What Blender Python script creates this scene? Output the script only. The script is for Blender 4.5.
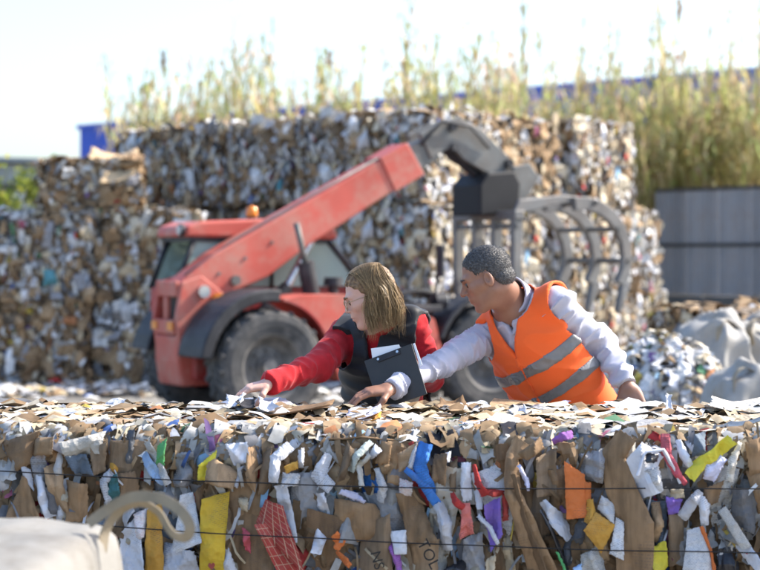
import bpy, bmesh, math, random
import numpy as np
from mathutils import Vector, Matrix, noise as mnoise

for o in list(bpy.data.objects): bpy.data.objects.remove(o)
scene = bpy.context.scene
COL = scene.collection
R = math.radians
random.seed(7); RNG = np.random.default_rng(7)

# ------------------------------------------------------------ camera
CAM_H = 1.63; FPX = 1790.0; HORIZON = 254.0      # photo is 760 x 570
cam = bpy.data.cameras.new('camera'); camo = bpy.data.objects.new('camera', cam); COL.objects.link(camo)
camo.location = (0, 0, CAM_H); camo.rotation_euler = (R(90), 0, 0)
cam.sensor_width = 36.0; cam.lens = FPX/760*36
cam.shift_y = -(285-HORIZON)/760
cam.clip_start = 0.1; cam.clip_end = 3000
cam.dof.use_dof = True; cam.dof.focus_distance = 6.1; cam.dof.aperture_fstop = 3.2
scene.camera = camo

# ------------------------------------------------------------ sky and sun
SUN_AZ = R(73); SUN_EL = R(41)                  # azimuth measured from +Y (view direction) towards +X
wd = bpy.data.worlds.new('World'); scene.world = wd; wd.use_nodes = True
nt = wd.node_tree; nt.nodes.clear()
sky = nt.nodes.new('ShaderNodeTexSky'); sky.sky_type = 'NISHITA'; sky.sun_disc = False
sky.sun_elevation = SUN_EL; sky.sun_rotation = SUN_AZ
sky.air_density = 1.0; sky.dust_density = 2.6; sky.ozone_density = 3.2
bg = nt.nodes.new('ShaderNodeBackground'); bg.inputs['Strength'].default_value = 0.132
wo = nt.nodes.new('ShaderNodeOutputWorld')
nt.links.new(sky.outputs[0], bg.inputs['Color']); nt.links.new(bg.outputs[0], wo.inputs['Surface'])
sl = bpy.data.lights.new('sun', 'SUN'); sl.energy = 3.1; sl.angle = R(0.53); sl.color = (1.0, 0.93, 0.82)
so = bpy.data.objects.new('sun', sl); COL.objects.link(so)
SUN_DIR = Vector((math.sin(SUN_AZ)*math.cos(SUN_EL), math.cos(SUN_AZ)*math.cos(SUN_EL), math.sin(SUN_EL)))
so.rotation_euler = SUN_DIR.to_track_quat('Z', 'Y').to_euler(); so.location = (8, 4, 12)
scene.view_settings.view_transform = 'Standard'; scene.view_settings.look = 'None'
scene.view_settings.exposure = 1.6; scene.view_settings.gamma = 1.0
scene.view_settings.use_curve_mapping = False

# ------------------------------------------------------------ helpers
def W(px, py, Y):
    """photo pixel at depth Y -> world point"""
    return Vector(((px-380)/FPX*Y, Y, CAM_H-(py-HORIZON)/FPX*Y))

def link(o, parent=None):
    COL.objects.link(o)
    if parent is not None: o.parent = parent
    return o

def tag(o, label=None, cat=None, group=None, kind=None):
    if label: o['label'] = label
    if cat: o['category'] = cat
    if group: o['group'] = group
    if kind: o['kind'] = kind
    return o

def empty(name, loc=(0, 0, 0), rz=0.0):
    e = bpy.data.objects.new(name, None); COL.objects.link(e)
    e.location = loc; e.rotation_euler = (0, 0, rz); e.empty_display_size = 0.2
    return e

def mesh_obj(name, verts, faces, mat, parent=None, smooth=True, cols=None, uvs=None):
    me = bpy.data.meshes.new(name)
    me.from_pydata([tuple(v) for v in verts] if not isinstance(verts, np.ndarray) else verts.tolist(), [],
                   faces.tolist() if isinstance(faces, np.ndarray) else faces)
    if cols is not None:                      # one colour per vertex
        a = me.color_attributes.new('Col', 'FLOAT_COLOR', 'POINT')
        a.data.foreach_set('color', np.asarray(cols, dtype=np.float32).ravel())
    if uvs is not None:
        ul = me.uv_layers.new(name='UVMap')
        li = np.zeros(len(me.loops), dtype=np.int32); me.loops.foreach_get('vertex_index', li)
        ul.data.foreach_set('uv', np.asarray(uvs, dtype=np.float32)[li].ravel())
    me.update()
    if smooth: me.polygons.foreach_set('use_smooth', np.ones(len(me.polygons), dtype=bool))
    o = bpy.data.objects.new(name, me); link(o, parent)
    if mat: me.materials.append(mat)
    return o

def copy_tree(o, parent=None):
    c = o.copy(); COL.objects.link(c); c.parent = parent
    for ch in o.children: copy_tree(ch, c)
    return c

# ------------------------------------------------------------ materials
def newmat(name):
    m = bpy.data.materials.new(name); m.use_nodes = True
    n = m.node_tree; n.nodes.clear()
    out = n.nodes.new('ShaderNodeOutputMaterial'); b = n.nodes.new('ShaderNodeBsdfPrincipled')
    n.links.new(b.outputs[0], out.inputs[0])
    return m, n, b

def N(n, typ, **kw):
    x = n.nodes.new('ShaderNode'+typ)
    for k, v in kw.items():
        if k.startswith('i_'):
            key = k[2:]
            key = int(key) if key.isdigit() else key.replace('_', ' ')
            x.inputs[key].default_value = v
        else: setattr(x, k, v)
    return x

def ramp(n, src, stops):
    r = n.nodes.new('ShaderNodeValToRGB'); e = r.color_ramp.elements
    while len(e) < len(stops): e.new(0.5)
    for el, (p, c) in zip(e, stops):
        el.position = p; el.color = (c if len(c) == 4 else (*c, 1)) if not isinstance(c, (int, float)) else (c, c, c, 1)
    n.links.new(src, r.inputs[0]); return r

def mixc(n, a, b, fac, mode='MIX'):
    m = n.nodes.new('ShaderNodeMix'); m.data_type = 'RGBA'; m.blend_type = mode
    for v, i in ((fac, 0), (a, 6), (b, 7)):
        if hasattr(v, 'is_linked') or hasattr(v, 'links'): n.links.new(v, m.inputs[i])
        else: m.inputs[i].default_value = v if i == 0 else (*v, 1) if len(v) == 3 else v
    return m.outputs[2]

def bump(n, b, src, strength=0.3, dist=0.01):
    bp = N(n, 'Bump'); bp.inputs['Strength'].default_value = strength; bp.inputs['Distance'].default_value = dist
    n.links.new(src, bp.inputs['Height']); n.links.new(bp.outputs[0], b.inputs['Normal'])

def surf(name, color, var=0.25, scale=6.0, rough=0.7, dirt=None, dirt_amt=0.5, dirt_scale=3.0, metal=0.0,
         bmp=0.2, bscale=60.0, bdist=0.004, spec=0.4, coord='Object', rnd=0.0):
    """generic worn surface: noise variation, dirt patches, fine bump"""
    m, n, b = newmat(name)
    tc = N(n, 'TexCoord')
    nz = N(n, 'TexNoise'); nz.inputs['Scale'].default_value = scale; nz.inputs['Detail'].default_value = 6
    n.links.new(tc.outputs[coord], nz.inputs['Vector'])
    lo = tuple(c*(1-var) for c in color); hi = tuple(min(1, c*(1+var*0.7)) for c in color)
    r = ramp(n, nz.outputs[0], [(0.3, lo), (0.7, hi)])
    c = r.outputs[0]
    if dirt:
        dz = N(n, 'TexNoise'); dz.inputs['Scale'].default_value = dirt_scale; dz.inputs['Detail'].default_value = 9
        dz.inputs['Roughness'].default_value = 0.7
        n.links.new(tc.outputs[coord], dz.inputs['Vector'])
        dr = ramp(n, dz.outputs[0], [(0.45, 0.0), (0.68, dirt_amt)])
        c = mixc(n, c, dirt, dr.outputs[0])
    if rnd:
        oi = N(n, 'ObjectInfo')
        mr = N(n, 'MapRange'); mr.inputs[3].default_value = 1-rnd; mr.inputs[4].default_value = 1+rnd
        n.links.new(oi.outputs['Random'], mr.inputs[0])
        vm = N(n, 'VectorMath', operation='SCALE'); n.links.new(c, vm.inputs[0]); n.links.new(mr.outputs[0], vm.inputs['Scale'])
        c = vm.outputs[0]
    n.links.new(c, b.inputs['Base Color'])
    b.inputs['Roughness'].default_value = rough; b.inputs['Metallic'].default_value = metal
    b.inputs['Specular IOR Level'].default_value = spec
    if bmp:
        fz = N(n, 'TexNoise'); fz.inputs['Scale'].default_value = bscale; fz.inputs['Detail'].default_value = 5
        n.links.new(tc.outputs[coord], fz.inputs['Vector'])
        bump(n, b, fz.outputs[0], bmp, bdist)
    return m

def attr_mat(name, rough=0.8, var=0.3, scale=25.0, bmp=0.4, bdist=0.004):
    """colour of each scrap from a colour attribute, with stains and fine relief"""
    m, n, b = newmat(name)
    at = N(n, 'Attribute'); at.attribute_name = 'Col'
    tc = N(n, 'TexCoord')
    nz = N(n, 'TexNoise'); nz.inputs['Scale'].default_value = scale; nz.inputs['Detail'].default_value = 6
    n.links.new(tc.outputs['Object'], nz.inputs['Vector'])
    r = ramp(n, nz.outputs[0], [(0.3, 1-var), (0.65, 1.0)])
    c = mixc(n, at.outputs['Color'], r.outputs[0], 1.0, 'MULTIPLY')
    n.links.new(c, b.inputs['Base Color']); b.inputs['Roughness'].default_value = rough
    b.inputs['Specular IOR Level'].default_value = 0.25
    bump(n, b, nz.outputs[0], bmp, bdist)
    return m

# ------------------------------------------------------------ mesh builder
class MB:
    def __init__(s): s.v = []; s.f = []
    def add(s, vs, fs):
        k = len(s.v); s.v += [tuple(v) for v in vs]; s.f += [[i+k for i in f] for f in fs]; return s
    def box(s, lo, hi, M=None):
        x0, y0, z0 = lo; x1, y1, z1 = hi
        vs = [Vector(p) for p in ((x0,y0,z0),(x1,y0,z0),(x1,y1,z0),(x0,y1,z0),(x0,y0,z1),(x1,y0,z1),(x1,y1,z1),(x0,y1,z1))]
        if M is not None: vs = [M@v for v in vs]
        return s.add(vs, [[3,2,1,0],[4,5,6,7],[0,1,5,4],[1,2,6,5],[2,3,7,6],[3,0,4,7]])
    def prism(s, pts, y0, y1, plane='xz'):
        """2D outline extruded along the third axis"""
        n = len(pts)
        area = sum(pts[i][0]*pts[(i+1)%n][1]-pts[(i+1)%n][0]*pts[i][1] for i in range(n))
        if area < 0: pts = pts[::-1]
        def q(a, b, c): return (a, c, b) if plane == 'xz' else (a, b, c) if plane == 'xy' else (c, a, b)
        vs = [q(a, b, y0) for a, b in pts]+[q(a, b, y1) for a, b in pts]
        fs = [list(range(n)), list(range(2*n-1, n-1, -1))]+[[i, i+n, (i+1)%n+n, (i+1)%n] for i in range(n)]
        return s.add(vs, fs)
    def cyl(s, a, b, r0, r1=None, n=16, caps=True):
        a = Vector(a); b = Vector(b); r1 = r0 if r1 is None else r1
        d = (b-a).normalized(); u = d.orthogonal().normalized(); w = d.cross(u)
        vs = []
        for c, r in ((a, r0), (b, r1)):
            for i in range(n):
                t = 2*math.pi*i/n; vs.append(c+u*(r*math.cos(t))+w*(r*math.sin(t)))
        fs = [[i, (i+1)%n, (i+1)%n+n, i+n] for i in range(n)]
        if caps: fs += [list(range(n-1, -1, -1)), list(range(n, 2*n))]
        return s.add(vs, fs)
    def tube(s, pts, r, n=8, caps=True):
        pts = [Vector(p) for p in pts]; rr = r if hasattr(r, '__len__') else [r]*len(pts)
        vs = []; fs = []; u = None
        for k, p in enumerate(pts):
            d = (pts[min(k+1, len(pts)-1)]-pts[max(k-1, 0)]).normalized()
            u = d.orthogonal().normalized() if u is None else (u-d*u.dot(d)).normalized()
            w = d.cross(u)
            for i in range(n):
                t = 2*math.pi*i/n; vs.append(p+u*(rr[k]*math.cos(t))+w*(rr[k]*math.sin(t)))
        for k in range(len(pts)-1):
            for i in range(n): fs.append([k*n+i, k*n+(i+1)%n, (k+1)*n+(i+1)%n, (k+1)*n+i])
        if caps: fs += [list(range(n-1, -1, -1)), list(range((len(pts)-1)*n, len(pts)*n))]
        return s.add(vs, fs)
    def lathe(s, prof, n=40, axis='y', c=(0, 0, 0)):
        """prof: (radius, axial) pairs, turned about the axis"""
        vs = []; fs = []; m = len(prof)
        for i in range(n):
            t = 2*math.pi*i/n; co, si = math.cos(t), math.sin(t)
            for r, a in prof:
                p = (r*co, a, r*si) if axis == 'y' else (r*co, r*si, a) if axis == 'z' else (a, r*co, r*si)
                vs.append((p[0]+c[0], p[1]+c[1], p[2]+c[2]))
        for i in range(n):
            for k in range(m-1):
                a = i*m+k; b = ((i+1)%n)*m+k; fs.append([a, a+1, b+1, b])
        return s.add(vs, fs)
    def build(s, name, mat, parent=None, bevel=0.0, smooth=False, seg=2):
        o = mesh_obj(name, s.v, s.f, mat, parent, smooth=smooth)
        bm = bmesh.new(); bm.from_mesh(o.data); bmesh.ops.recalc_face_normals(bm, faces=bm.faces); bm.to_mesh(o.data); bm.free()
        if bevel:
            m = o.modifiers.new('bevel', 'BEVEL'); m.width = bevel; m.segments = seg; m.limit_method = 'ANGLE'; m.angle_limit = R(40)
        if smooth:
            o.data.polygons.foreach_set('use_smooth', np.ones(len(o.data.polygons), dtype=bool))
        return o

# ------------------------------------------------------------ distance-field modelling (people)
def cap(p, a, b, ra, rb=None):
    a = np.asarray(a, float); b = np.asarray(b, float); rb = ra if rb is None else rb
    ba = b-a; h = np.clip(((p-a)@ba)/max(ba@ba, 1e-9), 0, 1)
    return np.linalg.norm(p-a-h[:, None]*ba, axis=1)-(ra+(rb-ra)*h)
def ell(p, c, r, M=None):
    q = p-np.asarray(c, float)
    if M is not None: q = q@np.asarray(M, float)
    r = np.asarray(r, float)
    k0 = np.linalg.norm(q/r, axis=1); k1 = np.linalg.norm(q/(r*r), axis=1)
    return k0*(k0-1)/np.maximum(k1, 1e-9)
def smin(a, b, k):
    h = np.maximum(k-np.abs(a-b), 0)/k
    return np.minimum(a, b)-h*h*k*0.25
def smax(a, b, k): return -smin(-a, -b, k)

def sdf_grid(f, lo, hi, h):
    lo = np.asarray(lo, float); hi = np.asarray(hi, float)
    B = 4
    n = (np.ceil((hi-lo)/h/B).astype(int)+1)
    cs = [lo[i]+(np.arange(n[i])+0.5)*h*B-h*0.5 for i in range(3)]
    G = np.stack(np.meshgrid(*cs, indexing='ij'), -1).reshape(-1, 3)
    C = f(G).reshape(n)
    near = np.abs(C) < h*B*2.0
    F = np.repeat(np.repeat(np.repeat(C, B, 0), B, 1), B, 2).astype(np.float32)
    Mk = np.repeat(np.repeat(np.repeat(near, B, 0), B, 1), B, 2)
    idx = np.argwhere(Mk)
    P = lo+idx*h
    vals = np.empty(len(P), np.float32)
    for s in range(0, len(P), 400000): vals[s:s+400000] = f(P[s:s+400000])
    F[Mk] = vals
    F[0] = F[-1] = 1; F[:, 0] = F[:, -1] = 1; F[:, :, 0] = F[:, :, -1] = 1
    # naive surface nets
    S = F < 0
    a = S[:-1, :-1, :-1]; cnt = np.zeros(a.shape, np.int8)
    for i in (0, 1):
        for j in (0, 1):
            for k in (0, 1):
                cnt += S[i:S.shape[0]-1+i, j:S.shape[1]-1+j, k:S.shape[2]-1+k]
    act = (cnt > 0) & (cnt < 8)
    cell = np.argwhere(act); ids = -np.ones(act.shape, np.int64); ids[act] = np.arange(len(cell))
    acc = np.zeros((len(cell), 3)); num = np.zeros(len(cell))
    cor = [(i, j, k) for i in (0, 1) for j in (0, 1) for k in (0, 1)]
    val = {c: F[cell[:, 0]+c[0], cell[:, 1]+c[1], cell[:, 2]+c[2]] for c in cor}
    for c0 in cor:
        for ax in range(3):
            if c0[ax]: continue
            c1 = list(c0); c1[ax] = 1; c1 = tuple(c1)
            f0 = val[c0]; f1 = val[c1]; x = (f0 < 0) != (f1 < 0)
            t = np.where(x, f0/np.where(x, f0-f1, 1), 0)
            pt = np.repeat(np.array(c0, float)[None], len(cell), 0); pt[:, ax] = t
            acc[x] += pt[x]; num[x] += 1
    V = lo+(cell+acc/np.maximum(num, 1)[:, None])*h
    Q = []
    for ax in range(3):
        b, c = [(1, 2), (2, 0), (0, 1)][ax]
        sl0 = [slice(None)]*3; sl1 = [slice(None)]*3; sl0[ax] = slice(0, -1); sl1[ax] = slice(1, None)
        x = S[tuple(sl0)] != S[tuple(sl1)]
        e = np.argwhere(x)
        e = e[(e[:, b] > 0) & (e[:, c] > 0) & (e[:, b] < S.shape[b]-1) & (e[:, c] < S.shape[c]-1)]
        ins = S[e[:, 0], e[:, 1], e[:, 2]]
        def cid(db, dc):
            q = e.copy(); q[:, b] -= db; q[:, c] -= dc; return ids[q[:, 0], q[:, 1], q[:, 2]]
        q = np.stack([cid(1, 1), cid(0, 1), cid(0, 0), cid(1, 0)], 1)
        q[~ins] = q[~ins][:, ::-1]
        Q.append(q)
    Q = np.concatenate(Q); Q = Q[(Q >= 0).all(1)]
    return V, Q

def join_grids(parts):
    V = []; Q = []; k = 0
    for v, q in parts: V.append(v); Q.append(q+k); k += len(v)
    return np.concatenate(V), np.concatenate(Q)

def keep_big(V, Q, frac=0.08):
    """drop loose crumbs left over by cutting"""
    par = list(range(len(V)))
    def find(a):
        while par[a] != a: par[a] = par[par[a]]; a = par[a]
        return a
    for q in Q.tolist():
        r = find(q[0])
        for b in q[1:]:
            s = find(b)
            if s != r: par[s] = r
    root = np.array([find(i) for i in range(len(V))]); u, c = np.unique(root, return_counts=True)
    good = np.isin(root, u[c > frac*c.max()]); m = -np.ones(len(V), int); m[good] = np.arange(good.sum())
    Q2 = Q[good[Q[:, 0]]]
    return V[good], m[Q2]

def vnormals(V, Q):
    a = V[Q[:, 2]]-V[Q[:, 0]]; b = V[Q[:, 3]]-V[Q[:, 1]]
    fn = np.cross(a, b); n = np.zeros_like(V)
    for i in range(4): np.add.at(n, Q[:, i], fn)
    return n/np.maximum(np.linalg.norm(n, axis=1), 1e-9)[:, None]

def wrinkle(V, Q, axis, amp, freq, stretch=0.3, off=0.0, mask=None):
    """cloth folds: ridged noise stretched across the given axis"""
    n = vnormals(V, Q); ax = np.asarray(axis, float); ax /= np.linalg.norm(ax)
    al = V@ax
    P = (V-al[:, None]*ax)*stretch+al[:, None]*ax
    w = np.array([mnoise.noise(Vector(p)*freq+Vector((off, off*2, 0)))+0.5*mnoise.noise(Vector(p)*freq*2.3+Vector((0, off, 3))) for p in P])
    r = np.clip(1-np.abs(w)*2.6, 0, 1)**1.6*1.7-0.5
    d = amp*r
    if mask is not None: d = d*mask
    return V+n*d[:, None]
# ------------------------------------------------------------ ground
def ground_mat():
    m, n, b = newmat('yard_ground')
    tc = N(n, 'TexCoord')
    a = N(n, 'TexNoise'); a.inputs['Scale'].default_value = 0.35; a.inputs['Detail'].default_value = 8
    c = N(n, 'TexNoise'); c.inputs['Scale'].default_value = 9.0; c.inputs['Detail'].default_value = 8
    n.links.new(tc.outputs['Object'], a.inputs['Vector']); n.links.new(tc.outputs['Object'], c.inputs['Vector'])
    r1 = ramp(n, a.outputs[0], [(0.3, (0.17, 0.155, 0.135)), (0.55, (0.25, 0.235, 0.21)), (0.75, (0.31, 0.295, 0.27))])
    r2 = ramp(n, c.outputs[0], [(0.35, 0.75), (0.65, 1.0)])
    n.links.new(mixc(n, r1.outputs[0], r2.outputs[0], 1.0, 'MULTIPLY'), b.inputs['Base Color'])
    b.inputs['Roughness'].default_value = 0.9; bump(n, b, c.outputs[0], 0.5, 0.02)
    return m
gv = []; gf = []
xs = np.concatenate([np.linspace(-400, -30, 8), np.linspace(-25, 25, 26), np.linspace(30, 400, 8)])
ys = np.concatenate([np.linspace(-60, 0, 5), np.linspace(2, 60, 30), np.linspace(70, 900, 10)])
for j, y in enumerate(ys):
    for i, x in enumerate(xs):
        gv.append((x, y, 0.0))
for j in range(len(ys)-1):
    for i in range(len(xs)-1):
        k = j*len(xs)+i; gf.append([k, k+1, k+1+len(xs), k+len(xs)])
g = mesh_obj('ground', gv, gf, ground_mat()); tag(g, kind='structure')

# ------------------------------------------------------------ scrap colours
KRAFT = [(0.34, 0.225, 0.125), (0.27, 0.175, 0.095), (0.40, 0.28, 0.165), (0.22, 0.14, 0.075), (0.37, 0.25, 0.14)]
WHITE = [(0.78, 0.77, 0.75), (0.70, 0.70, 0.70), (0.62, 0.61, 0.58), (0.74, 0.74, 0.77)]
GREY = [(0.42, 0.42, 0.42), (0.33, 0.33, 0.35), (0.50, 0.49, 0.46), (0.22, 0.22, 0.23)]
CREAM = [(0.62, 0.52, 0.36), (0.55, 0.44, 0.29), (0.66, 0.58, 0.44)]
BRIGHT = [(0.55, 0.05, 0.05), (0.08, 0.16, 0.42), (0.60, 0.46, 0.10), (0.10, 0.24, 0.13), (0.20, 0.12, 0.30),
          (0.50, 0.22, 0.10), (0.10, 0.28, 0.33), (0.45, 0.14, 0.22), (0.03, 0.03, 0.04), (0.30, 0.50, 0.70)]
def pick(w):
    pal = random.choices([KRAFT, WHITE, GREY, CREAM, BRIGHT], weights=w)[0]
    c = random.choice(pal); k = random.uniform(0.85, 1.12)
    return tuple(min(1, x*k) for x in c)

def scrap_patch(o, n_axis, up, w, h, bend, tilt, col, V, F, C, nseg=3):
    """bent strip of paper: centre o, normal n, long axis up"""
    n_axis = Vector(n_axis); up = (Vector(up)-n_axis*Vector(up).dot(n_axis)).normalized()
    side = up.cross(n_axis).normalized()
    q = Matrix.Rotation(random.uniform(-tilt, tilt), 3, side)@Matrix.Rotation(random.uniform(-tilt, tilt), 3, up)
    up = q@up; side = q@side; n_axis = q@n_axis
    k = len(V); r2 = random.uniform(-0.35, 0.35); tw = random.uniform(0.6, 1.2); jit = 0.22
    ph = random.uniform(0, 6.28)
    for i in range(nseg+1):
        t = i/nseg-0.5
        d = bend*h*(1-4*t*t)+random.uniform(-0.06, 0.06)*h
        for s_ in (-0.5, 0, 0.5):
            ww = w*(1+(tw-1)*(t+0.5))
            V.append(o+up*(t*h+random.uniform(-jit, jit)*h*0.25*(s_ != 0))+side*(s_*ww+r2*h*t*0.5+random.uniform(-jit, jit)*w*0.4)
                     + n_axis*(d+(0.25*w*math.cos(ph+i*1.7) if s_ == 0 else 0)))
            C.append((*col, 1))
    for i in range(nseg):
        for j in range(2):
            a = k+i*3+j; F.append([a, a+1, a+4, a+3])

MAT_SCRAP = attr_mat('paper_scraps', var=0.35, scale=30)
MAT_SCRAP_FAR = attr_mat('paper_scraps_far', var=0.3, scale=14, bmp=0.2)
MAT_CORE = surf('bale_core', (0.12, 0.095, 0.075), var=0.6, scale=14, rough=0.95, bmp=0.6, bscale=30, bdist=0.03)  # dark tone stands in for shade deep between the papers

MAT_CORE_FAR = surf('far_bale_core', (0.24, 0.19, 0.14), var=0.4, scale=10, rough=0.95, bmp=0.5, bscale=25, bdist=0.03)
def rough_box(dim, seed, amp=0.05, div=9, taper=0.04):
    """bale body: box with uneven, rounded faces"""
    bm = bmesh.new(); bmesh.ops.create_cube(bm, size=2.0)
    bmesh.ops.subdivide_edges(bm, edges=bm.edges, cuts=div, use_grid_fill=True)
    off = Vector((seed*3.7, seed*1.3, seed*2.1))
    for v in bm.verts:
        p = v.co.copy(); m = max(abs(p.x), abs(p.y), abs(p.z))
        e = p.normalized()*m*1.25
        p = p.lerp(e, 0.24)
        q = Vector((p.x*dim[0]/2, p.y*dim[1]/2, p.z*dim[2]/2))
        nn = mnoise.noise_vector(q*2.3+off)*amp+mnoise.noise_vector(q*6+off)*amp*0.5
        v.co = q+nn+Vector((0, 0, dim[2]/2))
        if v.co.z < 0.02: v.co.z = max(v.co.z, 0.0)
    me = bpy.data.meshes.new('core'); bm.to_mesh(me); bm.free(); me.materials.append(MAT_CORE_FAR)
    return me

BALE = (1.22, 1.2, 1.13)
def bale_variant(seed, weights, count=1650, dim=BALE):
    random.seed(100+seed)
    core = rough_box((dim[0]-0.1, dim[1]-0.1, dim[2]-0.02), seed)
    V = []; F = []; C = []
    X, Y, Z = dim[0]/2, dim[1]/2, dim[2]
    for i in range(count):
        f = random.choices([0, 1, 2, 3, 4], weights=[3, 3, 3, 3, 2.2])[0]
        w = random.uniform(0.02, 0.085); h = random.uniform(0.05, 0.18)
        if random.random() < 0.20: w *= random.uniform(2, 3.2); h *= random.uniform(1.4, 2.2)
        d = random.uniform(-0.05, 0.035)
        if f < 4:
            n_ = [(1, 0, 0), (-1, 0, 0), (0, 1, 0), (0, -1, 0)][f]
            t = random.uniform(-0.97, 0.97); z = random.uniform(0.04, Z-0.04)
            o = Vector((n_[0]*(X+d) if n_[0] else t*X, n_[1]*(Y+d) if n_[1] else t*Y, z))
            up = (random.gauss(0, 0.22)*abs(n_[1]), random.gauss(0, 0.22)*abs(n_[0]), 1)
            tl = 0.6
        else:
            n_ = (0, 0, 1); o = Vector((random.uniform(-X, X), random.uniform(-Y, Y), Z-0.03+random.uniform(-0.02, 0.05)))
            a = random.uniform(0, 6.28); up = (math.cos(a), math.sin(a), 0); tl = 0.35
            h *= 1.2
        scrap_patch(o, n_, up, w, h, random.uniform(-0.12, 0.3), tl, pick(weights if w < 0.12 else [weights[0]*1.8, weights[1]*0.7, weights[2]*0.8, weights[3]*1.5, 0.1]), V, F, C)
    me = bpy.data.meshes.new('scraps')
    me.from_pydata([tuple(v) for v in V], [], F)
    a = me.color_attributes.new('Col', 'FLOAT_COLOR', 'POINT'); a.data.foreach_set('color', np.array(C, np.float32).ravel())
    me.materials.append(MAT_SCRAP_FAR)
    wm = MB()
    for z in (0.26, 0.56, 0.86):
        c = [(-X-.01, -Y-.01), (X+.01, -Y-.01), (X+.01, Y+.01), (-X-.01, Y+.01), (-X-.01, -Y-.01)]
        wm.tube([(a, b, z*Z/1.13) for a, b in c], 0.004, n=4)
    wo_ = bpy.data.meshes.new('wires'); wo_.from_pydata(wm.v, [], wm.f); wo_.materials.append(MAT_WIRE)
    return core, me, wo_
MAT_WIRE = surf('baling_wire', (0.035, 0.033, 0.032), rough=0.5, metal=0.6, bmp=0)
W_MIX = [4.6, 2.8, 2.0, 2.0, 0.6]; W_GREY = [3.4, 3.6, 2.8, 1.6, 0.7]; W_KR = [6, 1.2, 1.6, 1.2, 0.3]; W_WH = [2.6, 4.4, 1.4, 1.6, 0.6]; W_SUNLIT = [2.2, 5.2, 0.7, 3.6, 0.5]
VARIANTS = [bale_variant(i, w) for i, w in enumerate([W_MIX, W_GREY, W_KR, W_WH, W_GREY, W_SUNLIT, W_KR, W_MIX])]

def place_bale(name, x, y, z, rz, var, label, group, scale=(1, 1, 1)):
    e = empty(name, (x, y, z), rz); e.scale = scale
    tag(e, label, 'bale', group)
    core, sc, wi = VARIANTS[var]
    link(bpy.data.objects.new('core', core), e)
    tag(link(bpy.data.objects.new('scraps', sc), e), kind='stuff')
    link(bpy.data.objects.new('wires', wi), e)
    return e

ORD = ['first', 'second', 'third', 'fourth', 'fifth', 'sixth', 'seventh', 'eighth', 'ninth', 'tenth', 'eleventh']
ROW = ['bottom', 'middle', 'top']
random.seed(21)
# long wall of bales in shade, running from far left to the corner
A = Vector((-3.78, 25.6)); Bc = Vector((0.62, 21.55))
d = (Bc-A).normalized(); L_ = (Bc-A).length; ang = math.atan2(d.y, d.x); nb = Vector((-d.y, d.x))   # nb points away from the camera
for r in range(3):
    n_ = 5 if r != 1 else 5
    step = L_/n_
    for i in range(n_):
        p = A+d*(step*(i+0.5)+random.uniform(-0.03, 0.03))+nb*(0.6+random.uniform(-0.10, 0.12))
        place_bale('paper_bale', p.x, p.y, r*1.135, ang+random.choice([0, math.pi])+random.uniform(-0.03, 0.03), random.choice([0, 1, 4, 7, 3, 2, 3]),
                   'mixed paper bale, %s row of the shaded back stack, %s from the left' % (ROW[r], ORD[i]),
                   'bales of the shaded back stack', (step/1.29, 1.0, random.uniform(0.96, 1.0)))
# sunlit wing running back right from the corner; whiter scraps paint in extra sunlight
A2 = Vector((0.60, 21.25)); B2 = Vector((3.55, 24.7))
d2 = (B2-A2).normalized(); L2 = (B2-A2).length; ang2 = math.atan2(d2.y, d2.x); nb2 = Vector((-d2.y, d2.x))
for r in range(3):
    n_ = 4 if r == 0 else 4 if r == 1 else 3
    ext = [1.05, 0.75, 0.25][r]
    step = (L2+ext)/n_
    for i in range(n_):
        p = A2+d2*(step*(i+0.5)+random.uniform(-0.05, 0.05))+nb2*(0.6+random.uniform(-0.14, 0.16)+(0.12*r))
        place_bale('paper_bale', p.x, p.y, r*1.13-(0.0 if i < 2 else 0.0), ang2+random.choice([0, math.pi])+random.uniform(-0.06, 0.06),
                   random.choice([5, 5, 3, 5]) if r < 2 else [5, 6, 5][i],
                   'mixed paper bale, %s row of the sunlit right stack, %s from the corner' % (ROW[r], ORD[i]),
                   'bales of the sunlit right stack', (step/1.32, 1.0, (0.93+0.09*((i*7) % 3)/2) if r == 2 else random.uniform(0.96, 1.0)))
# lower stack standing in front at the left edge
yL = 21.9
for i, px in enumerate((-52, 52, 153)):
    p = W(px, 0, yL+0.6)
    for r in range(2):
        if r == 1 and i == 3: continue
        place_bale('paper_bale', p.x+random.uniform(-0.04, 0.04), yL+0.6+i*0.05+random.uniform(-0.05, 0.05), r*1.06, random.choice([0, math.pi])-0.06+random.uniform(-0.03, 0.03),
                   [[0, 7], [2, 4], [1, 0]][i][r],
                   'grey brown paper bale, %s row of the left front stack, %s from the left' % (['bottom', 'upper'][r], ORD[i]),
                   'bales of the left front stack', (1.0, 1.0, 0.94))
p = W(92, 0, yL+0.7)
place_bale('paper_bale', p.x, yL+0.7, 2.10, 0.1, 2, 'slumped paper bale on top of the left front stack, under the torn cardboard', 'bales of the left front stack', (0.97, 0.9, 0.62))
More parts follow.
